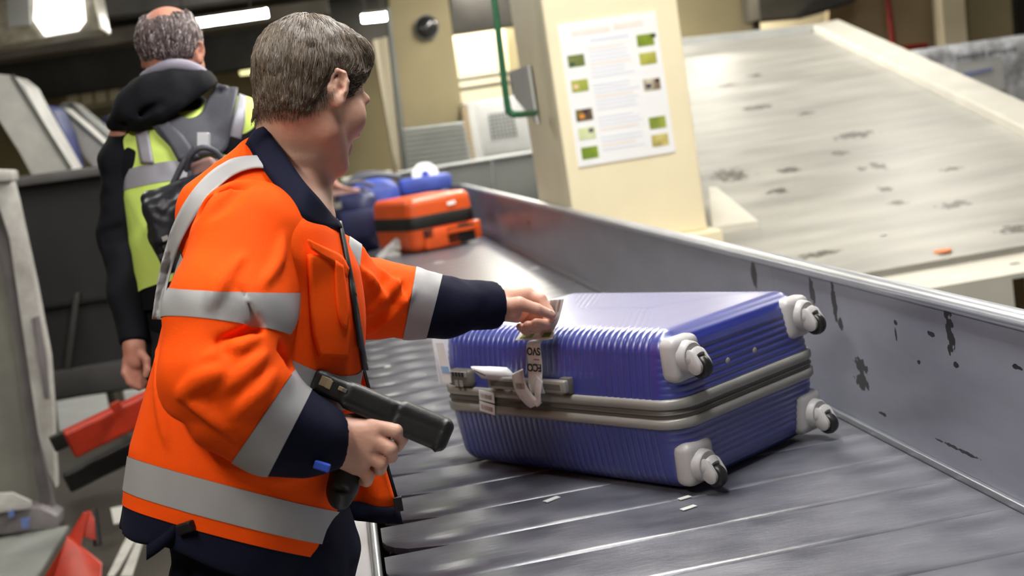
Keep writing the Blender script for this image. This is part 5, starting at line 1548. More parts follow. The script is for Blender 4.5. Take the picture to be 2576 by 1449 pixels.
rs.sub(cap(at(700, 985, 1.768), at(650, 1030, 1.745), .006, .003), .009)
rs.sub(cap(at(600, 1040, 1.742), at(560, 1075, 1.752), .006, .003), .010)
rs.sub(cap(at(725, 560, 1.88), at(738, 700, 1.86), .009, .004), .010)
rs.sub(cap(at(700, 500, 1.875), at(726, 560, 1.88), .008, .008), .010)
rs.sub(cap(at(560, 600, 1.815), at(500, 700, 1.83), .006, .003), .014)

rs.sub(chain(list(arm_crease), [.004, .008, .011, .013, .014, .014, .013, .012, .011, .009, .007, .004]), .006)
for pth, r_, k_ in (([(652, 846), (600, 872), (515, 900)], .008, .010), ([(672, 884), (622, 930), (555, 985)], .009, .010), ([(690, 935), (650, 985), (598, 1040)], .008, .010),
                    ([(470, 1010), (520, 1040), (590, 1100)], .006, .012), ([(610, 640), (566, 700), (530, 770)], .0045, .014), ([(716, 590), (700, 660), (662, 716)], .005, .012), ([(560, 930), (500, 960), (450, 1000)], .006, .014)):
    c_ = crease_path(pth, rs, 9)
    rs.add(chain(list(c_), [r_ * f for f in (.15, .55, .8, .95, 1, .95, .8, .5, .15)]), k_)
def rdisp(P):
    q = np.stack([P @ RT, P @ UP, P @ FW], 1)
    return .0046 * vnoise(np.stack([q[:, 0] * 7 + q[:, 1] * 9, (q[:, 1] - q[:, 0]) * 5, q[:, 2] * 6], 1), 1.0, 21) + .0030 * vnoise(np.stack([q[:, 0] * 14 + q[:, 1] * 24, (q[:, 1] - q[:, 0]) * 8, q[:, 2] * 16], 1), 1.0, 8)
rs.disp = rdisp; rs.dmax = .01
rcuff_end = (at(848, 1104, 1.866), (RW - at(775, 1098, 1.842)) / np.linalg.norm(RW - at(775, 1098, 1.842)))
rs.cut(*rcuff_end)
r_b0, r_b1 = plane_px((405, 722), (735, 716)), plane_px((405, 812), (735, 838))
r_b0 = pl3((410, 722, 1.85), (600, 735, 1.74), (728, 735, 1.85)); r_b1 = pl3((408, 808, 1.85), (590, 812, 1.74), (726, 850, 1.85))
r_c0, r_c1 = plane_px((722, 958), (592, 1150)), plane_px((782, 985), (672, 1200))
_rc = lambda pl, ref: np.sign((at(*ref) - pl[0]) @ pl[1])
s0, s1 = _rc(r_c0, (800, 1100, 1.85)), _rc(r_c1, (800, 1100, 1.85))
faxis = (at(775, 1098, 1.842) - RE); faxis /= np.linalg.norm(faxis)
def rcl(C, N_):
    c = np.zeros(len(C), int)
    fore = ((C - at(600, 985, 1.80)) @ faxis) > 0
    c[(side(r_b0, C) < 0) & (side(r_b1, C) > 0) & ~fore] = 1
    c[(side(r_c0, C) * s0 > 0) & (side(r_c1, C) * s1 < 0) & fore] = 2
    c[(side(r_c1, C) * s1 > 0) & fore] = 3
    return c
rsl = sleeve('sleeve', rs, [r_b0, r_b1, r_c0, r_c1], rcl)
ls = Sdf()
ls.add(chain([at(770, 655, 2.18), at(828, 700, 2.24), LE], [.070, .070, .068]), .04)
ls.add(chain([LE, at(960, 752, 2.345), at(1045, 766, 2.38), at(1120, 770, 2.415), at(1246, 767, 2.474)], [.070, .066, .058, .053, .046]), .03)
for a, b, ra, k in [((905, 720, 2.28), (985, 690, 2.32), .014, .02), ((930, 800, 2.28), (1010, 740, 2.31), .010, .02), ((985, 800, 2.30), (1000, 700, 2.31), .009, .02)]:
    ls.add(cap(at(*a), at(*b), ra, ra * .7), k)
for pth in ([(905, 668), (940, 720), (985, 800)], [(948, 668), (985, 715), (1020, 790)], [(905, 800), (960, 750), (1010, 700)], [(930, 830), (990, 790), (1036, 730)]):
    c_ = crease_path(pth, ls, 9, 1.9, 2.6)
    ls.add(chain(list(c_), [.001, .004, .006, .007, .0075, .007, .006, .004, .001]), .010)
ls.disp = lambda P: .0045 * vnoise(P * np.array([9, 9, 9], np.float32), 1.7, 31) + .0025 * vnoise(P, 38, 32); ls.dmax = .009
ls.cut(at(1244, 767, 2.473), LW - at(1120, 770, 2.415))
l_b0, l_b1 = plane_px((878, 600), (862, 760)), plane_px((912, 600), (892, 780))
l_c0, l_c1 = plane_px((1048, 668), (1012, 860)), plane_px((1116, 680), (1070, 860))
g = [_rc(p, (1300, 770, 2.5)) for p in (l_b0, l_b1, l_c0, l_c1)]
def lcl(C, N_):
    c = np.zeros(len(C), int)
    c[(side(l_b0, C) * g[0] > 0) & (side(l_b1, C) * g[1] < 0)] = 1
    c[(side(l_c0, C) * g[2] > 0) & (side(l_c1, C) * g[3] < 0)] = 2
    c[(side(l_c1, C) * g[3] > 0)] = 3
    return c
lsl = sleeve('sleeve', ls, [l_b0, l_b1, l_c0, l_c1], lcl)
# thin dark piping at the cuff bands
# ---- reflective brace over the shoulder, pocket, zip
both = Sdf(); both.ops = jk.ops + [o for o in rs.ops]
both.disp = None
ribbon_px('reflective_brace', [(694, 446), (655, 430), (600, 445), (545, 490), (500, 548), (462, 620), (437, 700), (424, 760), (418, 806)],
          [(690, 412), (650, 400), (585, 410), (522, 452), (474, 512), (438, 590), (414, 680), (401, 750), (394, 806)], 60, 6, jk0, 1.6, 2.3, M_silver, jacket, lift=.007)
pk = ribbon_px('chest_pocket', [(772, 640), (775, 740), (782, 830), (800, 896)], [(858, 660), (866, 740), (872, 820), (866, 900)], 24, 12, jk, 1.6, 2.3, M_hiorange, jacket, lift=.005, thick=.008)
ribbon_px('pocket_flap', [(828, 660), (832, 740), (838, 790), (848, 820)], [(846, 668), (858, 740), (862, 790), (856, 826)], 20, 6, jk, 1.6, 2.3, M_hiorange, jacket, lift=.011, thick=.004)
ribbon_px('pocket_top', [(772, 628), (800, 650), (830, 668), (858, 700)], [(764, 606), (806, 628), (842, 648), (862, 676)], 16, 5, jk, 1.6, 2.3, M_hiorange, jacket, lift=.010, thick=.004)
ribbon_px('zip', [(846, 560), (862, 640), (880, 740), (893, 830), (908, 930)], [(852, 560), (869, 640), (888, 740), (902, 830), (918, 930)], 36, 4, jk, 1.7, 2.4, M_blackzip, jacket, lift=.004, thick=.004)

# ---- collar (stands round the neck, tips folded down in front)
cT = [(842, 556), (806, 508), (760, 455), (706, 376), (654, 310)]
cB = [(858, 574), (786, 570), (712, 490), (650, 410), (612, 348)]
pT, pB = resample([np.array(p, float) for p in cT], 20), resample([np.array(p, float) for p in cB], 20)
nearB = jk.trace(pB, 1.6, 2.2); nearB = nearB + jk.normal(nearB) * .012
nT = body.trace(pT, 1.6, 2.2); nT = nT + body.normal(nT) * .010
depT = np.minimum((nT - CAM) @ FW, (nearB - CAM) @ FW + .03)
depT = np.convolve(np.pad(depT, 3, 'edge'), np.ones(7) / 7, 'valid'); depB = (nearB - CAM) @ FW; depB = np.convolve(np.pad(depB, 3, 'edge'), np.ones(7) / 7, 'valid')
nT = np.array([at(x, y, d) for (x, y), d in zip(pT, depT)]); nearB = np.array([at(x, y, d) for (x, y), d in zip(pB, depB)])
mid = lambda P, k: P + TF[:, 1] * (2 * ((A0 - P) @ TF[:, 1])) * k            # mirrored to the far side of the trunk
farT = [mid(p, .92) for p in nT[::-1]]; farB = [mid(p, .92) for p in nearB[::-1]]
T3 = catmull(list(nT[::2]) + farT[2::2], 4); B3 = catmull(list(nearB[::2]) + farB[2::2], 4)
rows = []
for k, t in enumerate(np.linspace(0, 1, 6)):
    rows.append([a * (1 - t) + b * t + (np.array([0, 0, .010]) * math.sin(t * math.pi) * .6) for a, b in zip(T3, B3)])
grid_obj('collar', rows, M_navy, jacket, thick=.006)
# inner stand closes the gap between collar and neck
rows = [[a * (1 - t) + (hw((-.03, 0, -.09)) * .35 + a * .65) * t + np.array([0, 0, -.05 * t]) for a in T3] for t in np.linspace(0, 1, 4)]
grid_obj('collar_stand', rows, M_navy, jacket, thick=.003)

# ---- open left front panel hanging over the belt edge
pt = [(905, 905, 2.06), (930, 1000, 2.085), (952, 1100, 2.10), (975, 1190, 2.11), (1000, 1275, 2.12)]
pi = [(850, 930, 2.06), (850, 1020, 2.08), (852, 1110, 2.09), (856, 1200, 2.10), (866, 1262, 2.10)]
a3, b3 = resample([at(*p) for p in pt], 14), resample([at(*p) for p in pi], 14)
rows = [[a3[i] * (1 - t) + b3[i] * t + FW * (.012 * math.sin(t * 7 + i * .2)) for t in np.linspace(0, 1, 9)] for i in range(14)]
grid_obj('front_panel', rows, M_hiorange, jacket, thick=.004)
h0, h1 = rows[-1], [at(x, y, d) for x, y, d in [(1012, 1318, 2.125), (995, 1317, 2.12), (975, 1316, 2.115), (955, 1315, 2.11), (938, 1314, 2.108), (918, 1312, 2.106), (900, 1310, 2.105), (880, 1307, 2.10), (862, 1303, 2.10)]]
grid_obj('panel_hem', [h0, [(a + b) / 2 for a, b in zip(h0, h1)], h1], M_navy, jacket, thick=.006)
grid_obj('front_zip', [[at(x, y, d - .006), at(x + 8, y - 1, d - .006)] for x, y, d in pt], M_blackzip, jacket, thick=.004)
box('zip_end', at(1002, 1268, 2.105), (.007, .004, .012), M_blackzip, jacket, bevel=.001)

# ---- trousers, strap, boots
tr = Sdf()
tr.add(loft(np.array([-.255, 2.02, .62]), np.eye(3), [(-.02, 0, 0, .11, .16), (.06, .03, 0, .135, .175), (.13, .052, 0, .142, .180), (.24, .045, 0, .140, .180)], 2.3), .02)
for y, hp in ((1.925, HIPR), (2.115, HIPL)):
    tr.add(chain([np.array([-.28, y, .70]), np.array([-.285, y, .46]), np.array([-.30, y, .12])], [.105, .085, .075]), .03)
tr.disp = lambda P: .005 * vnoise(P * np.array([1, 1, .5], np.float32), 13, 41) + .003 * vnoise(P, 30, 42); tr.dmax = .01
tro = sdf_obj('trousers', tr, .007, M_navy, man, 2)
sp_ = [(478, 1318, 1.86), (442, 1336, 1.83), (405, 1366, 1.825), (370, 1390, 1.83)]
P = [at(*p) for p in sp_]
wv = at(0, 20, 1.9) - at(0, 0, 1.9)
grid_obj('hanging_strap', [[p - wv * .9 + FW * 0, p, p + wv * .9] for p in catmull(P, 6)], M_navy, tro, thick=.004)
box('strap_buckle', at(482, 1320, 1.83), (.020, .008, .014), M_blackzip, tro, rot=frame(P[1] - P[0], -FW), bevel=.003)
M_boot = mat('black_boot', srgb(30, 28, 28), .5, var=.2)
for y in (1.925, 2.115):
    b = Sdf(); b.add(chain([np.array([-.33, y, .045]), np.array([-.22, y, .045]), np.array([-.13 - .04, y, .04])], [.045, .045, .04]), .02); b.add(cap((-.30, y, .06), (-.30, y, .16), .052), .02); b.cut((0, 0, .0), (0, 0, -1))
    sdf_obj('boot', b, .008, M_boot, man, 1)

# ---- handheld scanner with pistol grip (held in the right hand)
scn = empty('barcode_scanner', at(905, 1030, 1.90), 'black handheld barcode scanner with pistol grip in the worker\'s right hand', 'scanner')
M_scan = mat('scanner_black', srgb(27, 27, 27), .45, var=.12, vscale=30, bump=.1, bscale=200)
M_scang = mat('scanner_gold', srgb(150, 132, 100), .4, var=.1)
c0, c1 = at(790, 954, 1.880), at(1130, 1098, 1.890)
sx = (c1 - c0) / np.linalg.norm(c1 - c0); SL_ = np.linalg.norm(c1 - c0)
SR = frame(sx, UP * .97 + FW * .05)                     # x along, y sideways, z up
def sc(x, y, z): return c0 + SR @ np.array([x * SL_, y, z])
sd = Sdf()
sd.add(rbox(sc(.30, 0, .000), (SL_ * .30, .028, .0168), .007, SR), .006)
sd.add(rbox(sc(.44, 0, -.002), (SL_ * .20, .030, .0195), .007, SR), .006)
sd.add(rbox(sc(.80, 0, -.001), (SL_ * .205, .031, .0250), .012, SR), .008)
sd.add(rbox(sc(.05, 0, .002), (SL_ * .055, .026, .016), .008, SR), .006)
sd.sub(cap(sc(.60, -.05, .030), sc(.60, .05, .030), .0035), .003)
sd.sub(cap(sc(.60, -.0325, .03), sc(.60, -.0325, -.03), .0030), .003)
sd.sub(cap(sc(.62, -.034, .004), sc(.98, -.034, .006), .0030), .003)
sd.sub(cap(sc(.15, -.032, -.010), sc(.58, -.032, -.012), .0028), .003)
sd.add(rbox(sc(.945, 0, -.003), (SL_ * .02, .033, .0265), .008, SR), .003)
sb = sdf_obj('housing', sd, .0022, M_scan, scn, 1)
gr = Sdf()
g0, g1 = at(950, 1040, 1.905), at(856, 1236, 1.900)
gr.add(cap(g0, g1, .019, .021), .01); gr.add(ell(at(864, 1205, 1.898), (.020, .022, .03), None), .01); gr.add(cap(at(862, 1228, 1.896), at(856, 1256, 1.897), .021, .016), .008)
gr.sub(cap(at(835, 1226, 1.875), at(895, 1240, 1.875), .004), .004)
gro = sdf_obj('grip', gr, .0026, M_scan, scn, 1)
tube('trigger', [at(968, 1060, 1.905), at(978, 1085, 1.905), at(972, 1105, 1.905)], .006, M_black, gro, n=8)
box('window', sc(.085, -.0275, .004), (.008, .0015, .0075), M_scang, sb, rot=SR, bevel=.001)
box('window', sc(.115, -.0280, .003), (.004, .0012, .007), M_scang, sb, rot=SR, bevel=.001)
for k, (x, z) in enumerate([(.20, .004), (.225, .0035)]):
    box('button', sc(x, -.0300, z), (.004, .0012, .003), M_scang if k == 0 else M_trimd, sb, rot=SR, bevel=.0008)
box('screen', sc(.30, 0, .0170), (SL_ * .2, .021, .0012), mat('scanner_screen', srgb(26, 28, 30), .5), sb, rot=SR, bevel=.0005)
# blue wrist cord
M_cord = mat('blue_cord', srgb(60, 90, 190), .5, var=.1)
_ct = crease_path([(850, 1046), (853, 1060), (853, 1080), (848, 1104), (846, 1130), (842, 1160)], body, 16)
cord = tube('wrist_cord', [p - FW * .002 for p in _ct], .0042, M_cord, n=8)
tag(cord, 'blue cord round the wrist of the hand with the scanner', 'cord')
bk = box('cord_clip', at(810, 1173, 1.79), (.0115, .005, .006), mat('blue_clip', srgb(50, 84, 190), .4), bevel=.002, rot=frame(RT * .95 - UP * .3, UP))
tag(bk, 'small blue cord clip below the navy cuff', 'clip')

# ================================================================== second worker, seen from behind
vm = empty('person', (-0.34, 3.45, 0), 'worker with balding grey head, yellow vest and black backpack seen from behind', 'person')
M_skin2 = mat('skin_ruddy', srgb(206, 150, 128), 0.5, var=0.0, vscale=16, col2=srgb(184, 120, 100), bump=.1, bscale=200, subsurf=.1)
M_hood = mat('dark_hoodie', srgb(18, 18, 24), .85, var=.2, vscale=7, bump=.2, bscale=220, spec=.25)
M_yellow = mat('hi_vis_yellow', srgb(226, 255, 122), .7, var=.06, vscale=4, bump=.1, bscale=300)
M_tape2 = mat('grey_tape', srgb(170, 168, 176), .45, var=.05, vscale=8, metal=.15)
M_yoke = mat('charcoal_nylon', srgb(74, 74, 82), .6, var=.12, vscale=10, bump=.2, bscale=160)
M_pack = mat('black_pack_nylon', srgb(30, 30, 36), .42, var=.2, vscale=12, bump=.3, bscale=60)
D = 3.3
HO2 = at(434, 140, 3.33)
HR2 = frame(FW * .97 + RT * .16 + np.array([0, 0, -.06]), UP * .98 - RT * .04 + np.array([0, 0, .1]))
H2 = 0.93
b2 = Sdf()
hw2 = head_sdf(b2, HO2, HR2, H2)
nk2 = at(452, 270, 3.34)
b2.add(cap(hw2((-.02, 0, -.03)), nk2, .056, .062), .03)
V0, V1 = at(520, 770, 3.35), at(462, 275, 3.36)
vup = (V1 - V0) / np.linalg.norm(V1 - V0)
VF = frame(FW + RT * .08 - vup * ((FW + RT * .08) @ vup), vup)
VL = np.linalg.norm(V1 - V0)
def vw(f, l, t): return V0 + VF @ np.array([f, l, t])
b2.add(loft(V0, VF, [(-.10, 0, 0, .09, .13), (.2, 0, 0, .09, .14), (.42, 0, 0, .08, .15), (.50, 0, 0, .05, .07)], 2.2), .03)
LSH, LEL, LWR = at(322, 345, 3.34), at(296, 610, 3.36), at(338, 872, 3.25)
RSH, REL, RWR = at(640, 330, 3.36), at(760, 520, 3.50), at(800, 560, 3.75)
b2.add(chain([LSH, LEL, LWR], [.048, .040, .027]), .02)
b2.add(chain([RSH, REL, RWR], [.048, .040, .027]), .02)
# relaxed left hand
for a, b, r in [((338, 872, 3.25), (330, 905, 3.24), .022), ((340, 874, 3.25), (350, 908, 3.25), .020), ((336, 876, 3.25), (340, 912, 3.245), .021)]:
    b2.add(cap(at(*a), at(*b), r, r * .9), .014)
finger(b2, [(318, 905, 3.235), (314, 938, 3.225), (326, 962, 3.225), (342, 972, 3.23)], [.0105, .0098, .009, .008])
finger(b2, [(328, 910, 3.24), (322, 945, 3.23), (334, 968, 3.23), (350, 976, 3.235)], [.0110, .0100, .009, .008])
finger(b2, [(340, 912, 3.245), (336, 946, 3.24), (346, 966, 3.24), (360, 972, 3.245)], [.0108, .0098, .009, .008])
finger(b2, [(350, 910, 3.25), (350, 940, 3.25), (358, 956, 3.25), (366, 962, 3.25)], [.010, .009, .0082, .0075])
finger(b2, [(352, 885, 3.24), (368, 905, 3.225), (370, 930, 3.22), (366, 945, 3.22)], [.013, .0105, .0095, .0085])
finger(b2, [RWR_ for RWR_ in [(800, 560, 3.75), (818, 575, 3.79), (834, 588, 3.82)]], [.03, .026, .018])
for l in (-.09, .09):
    hp = vw(0, l, -.08)
    b2.add(chain([hp, np.array([hp[0], hp[1], .48]), np.array([hp[0], hp[1] - .02, .09])], [.075, .055, .045]), .03)
V_, Q = b2.mesh(.0042); V_ = smooth_mesh(V_, Q, 1)
body2 = np_mesh_obj('body', V_, Q, M_skin2, vm)
for s in (-1, 1):
    bm = bmesh.new(); bmesh.ops.create_uvsphere(bm, u_segments=12, v_segments=8, radius=.0122 * H2)
    for v in bm.verts: v.co = V(hw2((.0815, s * .031, .003))) + v.co
    bm_obj('eye', bm, M_eye, body2, smooth=True)
# hair: fringe round a bald crown
h2 = Sdf()
h2.add(ell(hw2((-.010, 0, .050)), np.array([.102, .081, .088]) * H2, HR2), .02); h2.add(ell(hw2((-.037, 0, .028)), np.array([.077, .077, .074]) * H2, HR2), .03)
h2.disp = lambda P: .002 * vnoise(P, 80, 2); h2.dmax = .004
hV2, hQ2 = h2.mesh(.004)
fc = hV2[hQ2].mean(1); fL = (fc - HO2) @ HR2 / H2
def hm2(L, s=0.0):
    x, y, z = L[:, 0], L[:, 1], L[:, 2]
    bald = ((x + .050) / .085) ** 2 + (y / .052) ** 2 + ((z - .115) / .055) ** 2 < 1 + s
    low = np.interp(x, [-.12, -.05, -.02, .0, .02], [-.055, -.055, -.03, .02, .0])
    ear = ((x + .004) / .024) ** 2 + ((z - .002) / .036) ** 2 < 1
    return ~bald & (z > low) & (x < np.interp(z, [0, .05, .1], [.02, .05, .04])) & ~(ear & (np.abs(y) > .055))
keep = hm2(fL + (.006 * vnoise(fc, 80, 9))[:, None])
kq = hQ2[keep]; used = np.unique(kq); mp = -np.ones(len(hV2), int); mp[used] = np.arange(len(used))
M_h2 = [mat('hair2_dark', srgb(84, 70, 68), .5, var=.2, vscale=40), mat('hair2_mid', srgb(120, 104, 102), .5, var=.2, vscale=40), mat('hair2_white', srgb(200, 190, 190), .5, var=.1, vscale=40)]
hair2 = np_mesh_obj('hair', hV2[used], mp[kq], M_h2[1], vm)
hair2['label'] = 'short grey hair round a bald crown'
def flow2(L, r):
    d = np.stack([L[:, 0] * .5, L[:, 1], -(.05 + np.abs(L[:, 2] - .10))], 1); d /= np.linalg.norm(d, axis=1)[:, None] + 1e-9
    return d + r.normal(0, .3, d.shape)
hair_strands('hair_strands', h2, HO2, HR2, H2, None, flow2, 2600, (.014, .03), M_h2, hair2, seed=5, wid=.0012, base=(hV2[used], None))['kind'] = 'stuff'

# hoodie: trunk, sleeves, hood
ho = Sdf()
tor = [(-.06, 0, 0, .120, .165), (.0, 0, 0, .122, .168), (.15, 0, 0, .122, .170), (.30, 0, 0, .122, .180), (.40, -.005, 0, .112, .186), (.45, -.01, 0, .095, .165), (.49, -.01, 0, .075, .11), (.53, -.01, 0, .06, .07)]
ho.add(loft(V0, VF, tor, 2.3), .02)
for l in (-.18, .16): ho.add(cap(vw(-.005, 0, .435), vw(-.005, l, .43 if l < 0 else .40), .078, .068), .04)
ho.add(cap(vw(-.012, 0, .46), vw(-.012, 0, .525), .075, .064), .03)
ho.disp = lambda P: .004 * vnoise(P, 11, 51) + .002 * vnoise(P, 28, 52); ho.dmax = .008
hoodie = sdf_obj('hoodie', ho, .008, M_hood, vm, 2)
def arm(pts, rads, seed, foldpts=()):
    a = Sdf(); a.add(chain(pts, rads), .03)
    for p, q, r in foldpts: a.sub(cap(at(*p), at(*q), r, r * .7), .02)
    a.disp = lambda P: .004 * vnoise(P * np.array([1, 1, 1.6], np.float32), 15, seed) + .002 * vnoise(P, 36, seed + 1); a.dmax = .008
    d = np.asarray(pts[-1]) - np.asarray(pts[-2]); a.cut(pts[-1], d)
    return sdf_obj('sleeve', a, .006, M_hood, hoodie, 2)
arm([at(345, 330, 3.36), at(312, 400, 3.34), at(302, 600, 3.35), at(322, 740, 3.31), at(338, 866, 3.255)], [.060, .058, .052, .046, .040], 61, [((255, 590, 3.29), (345, 560, 3.29), .012), ((260, 615, 3.29), (340, 600, 3.29), .010)])
arm([at(615, 320, 3.36), at(660, 360, 3.36), REL, RWR], [.060, .058, .052, .042], 63)
hd = Sdf()
hd.add(chain([at(292, 306, 3.30), at(330, 275, 3.27), at(380, 240, 3.255), at(440, 224, 3.255), at(495, 212, 3.275), at(532, 210, 3.33)], [.016, .034, .044, .044, .034, .014]), .04)
hd.add(chain([at(285, 310, 3.31), at(345, 292, 3.25), at(410, 278, 3.235), at(450, 258, 3.24), at(500, 222, 3.27)], [.012, .024, .028, .020, .012]), .04)
hd.add(ell(at(395, 255, 3.275), (.085, .045, .045)), .05)
hd.add(chain([at(368, 225, 3.29), at(385, 205, 3.34), at(400, 200, 3.38)], [.026, .022, .02]), .03)
hd.add(cap(at(505, 205, 3.30), at(518, 198, 3.37), .024, .022), .03)
hd.sub(cap(at(300, 318, 3.26), at(400, 262, 3.195), .006, .005), .02)
_c, _n = plane_px((548, 206), (432, 296))
hd.cut(_c, _n * np.sign((at(560, 320, 3.3) - _c) @ _n))
hd.disp = lambda P: .003 * vnoise(P, 14, 71) + .0018 * vnoise(P, 34, 72); hd.dmax = .01
sdf_obj('hood', hd, .005, M_hood, hoodie, 1)
M_lining = mat('grey_lining', srgb(150, 146, 160), .8, var=.1)
ln = [at(x, y, d) for x, y, d in [(366, 196, 3.31), (390, 180, 3.27), (425, 166, 3.25), (465, 166, 3.25), (500, 180, 3.27), (516, 196, 3.31)]]
tube('hood_lining', catmull(ln, 6), .017, M_lining, hoodie, n=10)
# vest over the hoodie
ve = Sdf()
for l in (-.15, .14): ve.add(cap(vw(-.01, 0, .440), vw(-.01, l, .455 if l < 0 else .420), .088, .080), .04)
ve.add(loft(V0, VF, [(r[0], r[1], r[2], r[3] + .014, r[4] + (.010 if r[0] < .35 else -.02)) for r in tor if -.05 <= r[0] <= .5], 2.3), .02)
ve.disp = lambda P: .005 * vnoise(P * np.array([1, 1, .5], np.float32), 12, 81) + .002 * vnoise(P, 30, 82); ve.dmax = .009
vV, vQ = ve.mesh(.006); vV = smooth_mesh(vV, vQ, 2)
vb0 = (at(395, 412, 3.24), vup * .98 + VF[:, 1] * -.0); vb1 = (at(395, 462, 3.24), vb0[1])
hemv = pl3((330, 770, 3.36), (380, 735, 3.28), (600, 700, 3.24))
def vcl(C, N_):
    c = np.zeros(len(C), int); c[(side(vb0, C) < 0) & (side(vb1, C) > 0)] = 1; c[side(hemv, C) < 0] = 2
    return c
vest, vband, vcut = split_obj(vV, vQ, [vb0, vb1, hemv], vcl, [('vest', M_yellow, 0, None), ('reflective_band', M_tape2, .0015, 0), ('hoodie_hem', M_hood, -.006, None)], vm)
ribbon_px('reflective_brace', [(334, 285), (345, 345), (358, 412)], [(368, 282), (378, 345), (390, 412)], 16, 5, ve, 2.9, 3.6, M_tape2, vest, lift=.005)
ribbon_px('reflective_brace', [(602, 240), (590, 290), (574, 345)], [(618, 246), (616, 300), (606, 350)], 16, 5, ve, 2.9, 3.6, M_tape2, vest, lift=.005)
# trousers
t2 = Sdf()
t2.add(loft(V0, VF, [(-.26, 0, 0, .10, .15), (-.10, 0, 0, .115, .165), (.06, 0, 0, .112, .16)], 2.3), .02)
for l in (-.09, .09):
    hp = vw(0, l, -.16); t2.add(chain([hp, np.array([hp[0], hp[1], .46]), np.array([hp[0], hp[1] - .02, .10])], [.095, .08, .07]), .03)
t2.disp = lambda P: .004 * vnoise(P, 14, 91); t2.dmax = .006
sdf_obj('trousers', t2, .009, mat('black_trousers', srgb(26, 25, 28), .8, var=.2), vm, 2)
for l in (-.09, .09):
    hp = vw(0, l, -.16)
    b = Sdf(); b.add(cap((hp[0], hp[1] - .05, .045), (hp[0] + .02, hp[1] + .12, .04), .046, .042), .02); b.add(cap((hp[0], hp[1] - .02, .06), (hp[0], hp[1] - .02, .15), .05), .02); b.cut((0, 0, 0), (0, 0, -1))
    sdf_obj('boot', b, .01, M_boot, vm, 1)

# backpack: yoke harness high on the back, bag hanging below
bp = empty('backpack', at(480, 520, 3.2), 'small black backpack with charcoal yoke on the back of the vest worker', 'backpack')
yk = ribbon_px('yoke', [(374, 306), (435, 292), (474, 306), (512, 290), (538, 245), (549, 222)], [(455, 402), (480, 398), (520, 392), (560, 385), (585, 310), (600, 236)], 26, 12, ve, 2.9, 3.6, M_yoke, bp, lift=.012, thick=.010)
ribbon_px('yoke_strap', [(388, 308), (420, 350), (450, 410)], [(410, 300), (460, 345), (505, 400)], 14, 5, ve, 2.9, 3.6, M_yoke, bp, lift=.016, thick=.010)
box('buckle', at(512, 352, 3.155), (.016, .008, .018), mat('pale_buckle', srgb(196, 196, 200), .35, metal=.3), yk, rot=np.stack([RT, -FW, UP], 1), bevel=.003)
tube('handle_loop', catmull([at(470, 430, 3.13), at(478, 395, 3.11), at(505, 372, 3.10), at(540, 380, 3.11), at(566, 412, 3.13)], 6), .0075, M_yoke, bp, n=8)
tube('strap', catmull([at(492, 372, 3.13), at(462, 410, 3.13), at(432, 470, 3.14), at(410, 510, 3.14)], 6), .008, M_yoke, bp, n=8)
tube('strap', catmull([at(480, 430, 3.12), at(474, 470, 3.12), at(470, 510, 3.12)], 6), .007, M_yoke, bp, n=8)
pg = Sdf()
PR = np.stack([RT * .93 + UP * .36, -FW, UP * .93 - RT * .36], 1)
pg.add(rbox(at(478, 540, 3.14), (.095, .060, .085), .03, PR), .02)
pg.add(rbox(at(432, 560, 3.11), (.050, .050, .062), .025, PR), .02)
pg.add(cap(at(415, 600, 3.11), at(430, 660, 3.12), .034, .026), .02)
pg.add(cap(at(470, 560, 3.07), at(500, 620, 3.08), .03, .03), .02)
pg.sub(cap(at(385, 560, 3.05), at(470, 490, 3.06), .006), .01); pg.sub(cap(at(395, 590, 3.05), at(480, 520, 3.05), .006), .01); pg.sub(cap(at(400, 625, 3.07), at(470, 590, 3.05), .006), .01)
pg.disp = lambda P: .004 * vnoise(P, 24, 95) + .003 * vnoise(P, 55, 96); pg.dmax = .009
sdf_obj('bag', pg, .004, M_pack, bp, 1)
for x, y in ((416, 600), (418, 622), (408, 645)):
    box('strap_clip', at(x, y, 3.055), (.008, .004, .006), M_trim if y == 600 else M_black, bp, rot=PR, bevel=.0015)
tube('drawcord', catmull([at(404, 620, 3.07), at(412, 660, 3.075), at(408, 690, 3.09)], 5), .004, M_black, bp, n=6)
o = box('rolled_bundle', at(512, 425, 3.16), (.034, .02, .022), mat('brown_leather', srgb(150, 112, 104), .6, var=.2, vscale=20), bevel=.012, seg=3, rot=PR, smooth=True)
o.parent = bp; o.location = Vector(o.location) - Vector(bp.location)

# ================================================================== third worker, almost wholly hidden behind the first: one arm reaches over the bags
tp0 = ony(742, 372, 8.05) - np.array([.05, 0, 0])
tm = empty('person', (tp0[0], 8.05, 0), 'worker hidden behind the man in orange, bare forearm reaching over the bags', 'person')
b3 = Sdf()
TFc = np.array([.85, .5, 0]); TR3 = frame(TFc, (0, 0, 1))
sx3 = tp0[0]
h3 = np.array([sx3 + .02, 8.10, 1.50])
head_sdf(b3, h3, frame(TFc + np.array([0, 0, -.3]), (.2, 0, 1)), .9)
b3.add(cap(h3 + [-.02, 0, -.04], (sx3, 8.05, 1.38), .052, .056), .03)
b3.add(loft(np.array([sx3 - .03, 8.05, .80]), TR3, [(0, 0, 0, .09, .13), (.3, .01, 0, .09, .14), (.5, .02, 0, .08, .15), (.58, .03, 0, .05, .07)], 2.2), .03)
fa = [at(770, 455, 7.75), at(800, 432, 7.70), at(845, 468, 7.72), at(866, 476, 7.74)]
b3.add(chain([np.array([sx3 + .05, 7.95, 1.33]), fa[0], fa[1], fa[2]], [.045, .042, .036, .026]), .02)
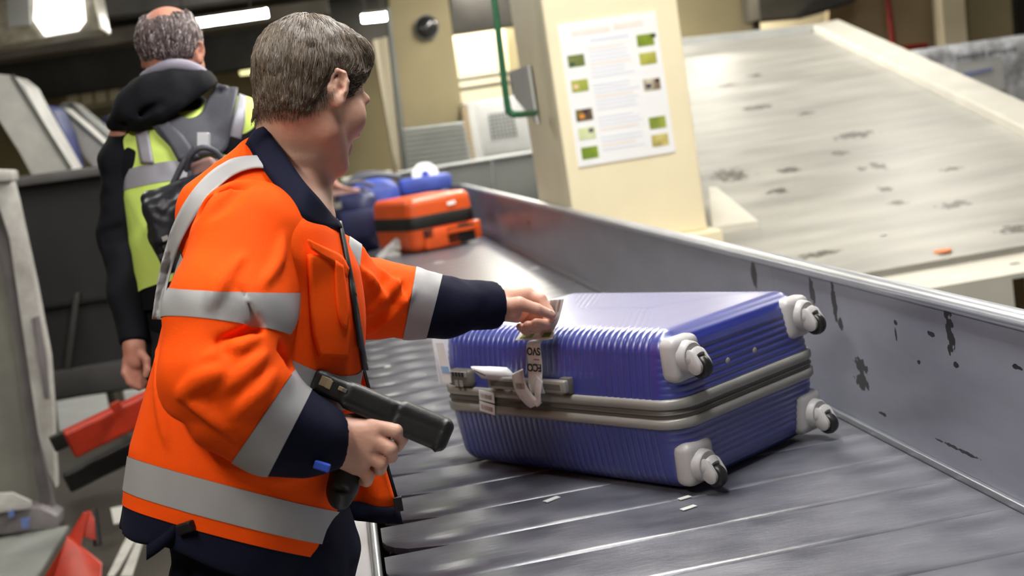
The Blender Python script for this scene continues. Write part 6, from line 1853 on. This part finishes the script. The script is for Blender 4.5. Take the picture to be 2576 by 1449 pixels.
for k in range(4): b3.add(chain([fa[2] + np.array([0, .018 * k - .02, 0]), fa[3] + np.array([.012, .018 * k - .02, 0]), fa[3] + np.array([.06 - .006 * abs(k - 1), .018 * k - .02, -.012])], [.014, .011, .009]), .008)
b3.add(chain([np.array([sx3 + .0, 8.2, 1.33]), np.array([sx3 + .02, 8.26, 1.08]), np.array([sx3 + .12, 8.24, .90])], [.045, .038, .03]), .02)
for dy in (-.09, .09): b3.add(chain([np.array([sx3 - .03, 8.05 + dy, .85]), np.array([sx3 - .03, 8.05 + dy, .1])], [.07, .045]), .03)
sdf_obj('body', b3, .008, M_skin2, tm, 1)
sh3 = Sdf(); sh3.add(loft(np.array([sx3 - .03, 8.05, .80]), TR3, [(-.04, 0, 0, .125, .17), (.3, .01, 0, .12, .175), (.48, .02, 0, .105, .18), (.56, .03, 0, .07, .10)], 2.3), .03)
sh3.add(chain([np.array([sx3 + .03, 7.95, 1.32]), (np.array([sx3 + .05, 7.95, 1.33]) + fa[0]) / 2], [.075, .062]), .03); sh3.add(chain([np.array([sx3, 8.18, 1.32]), np.array([sx3 + .02, 8.25, 1.16])], [.075, .06]), .03)
sdf_obj('shirt', sh3, .010, mat('grey_shirt', srgb(84, 88, 104), .8, var=.1), tm, 1)
tr3 = Sdf()
for dy in (-.09, .09): tr3.add(chain([np.array([sx3 - .03, 8.05 + dy, .85]), np.array([sx3 - .03, 8.05 + dy, .08])], [.10, .075]), .04)
tr3.cut((0, 0, .0), (0, 0, -1))
sdf_obj('trousers', tr3, .012, M_navy, tm, 1)
ha = Sdf(); ha.add(ell(h3 + np.array([-.008, -.004, .047]), (.098, .090, .088)), .01); ha.cut(h3 + np.array([.02, .01, .02]), (.6, .3, -.75))
sdf_obj('hair', ha, .008, M_hair[0], tm, 1)
pc = at(862, 484, 7.78)
o = box('pink_parcel', pc, (.10, .06, .012), mat('pink_paper', srgb(226, 180, 176), .6, var=.1), bevel=.006, rot=rotm(0, 0, .1))
tag(o, 'flat pink and white parcel under the reaching hand on the bags', 'parcel')
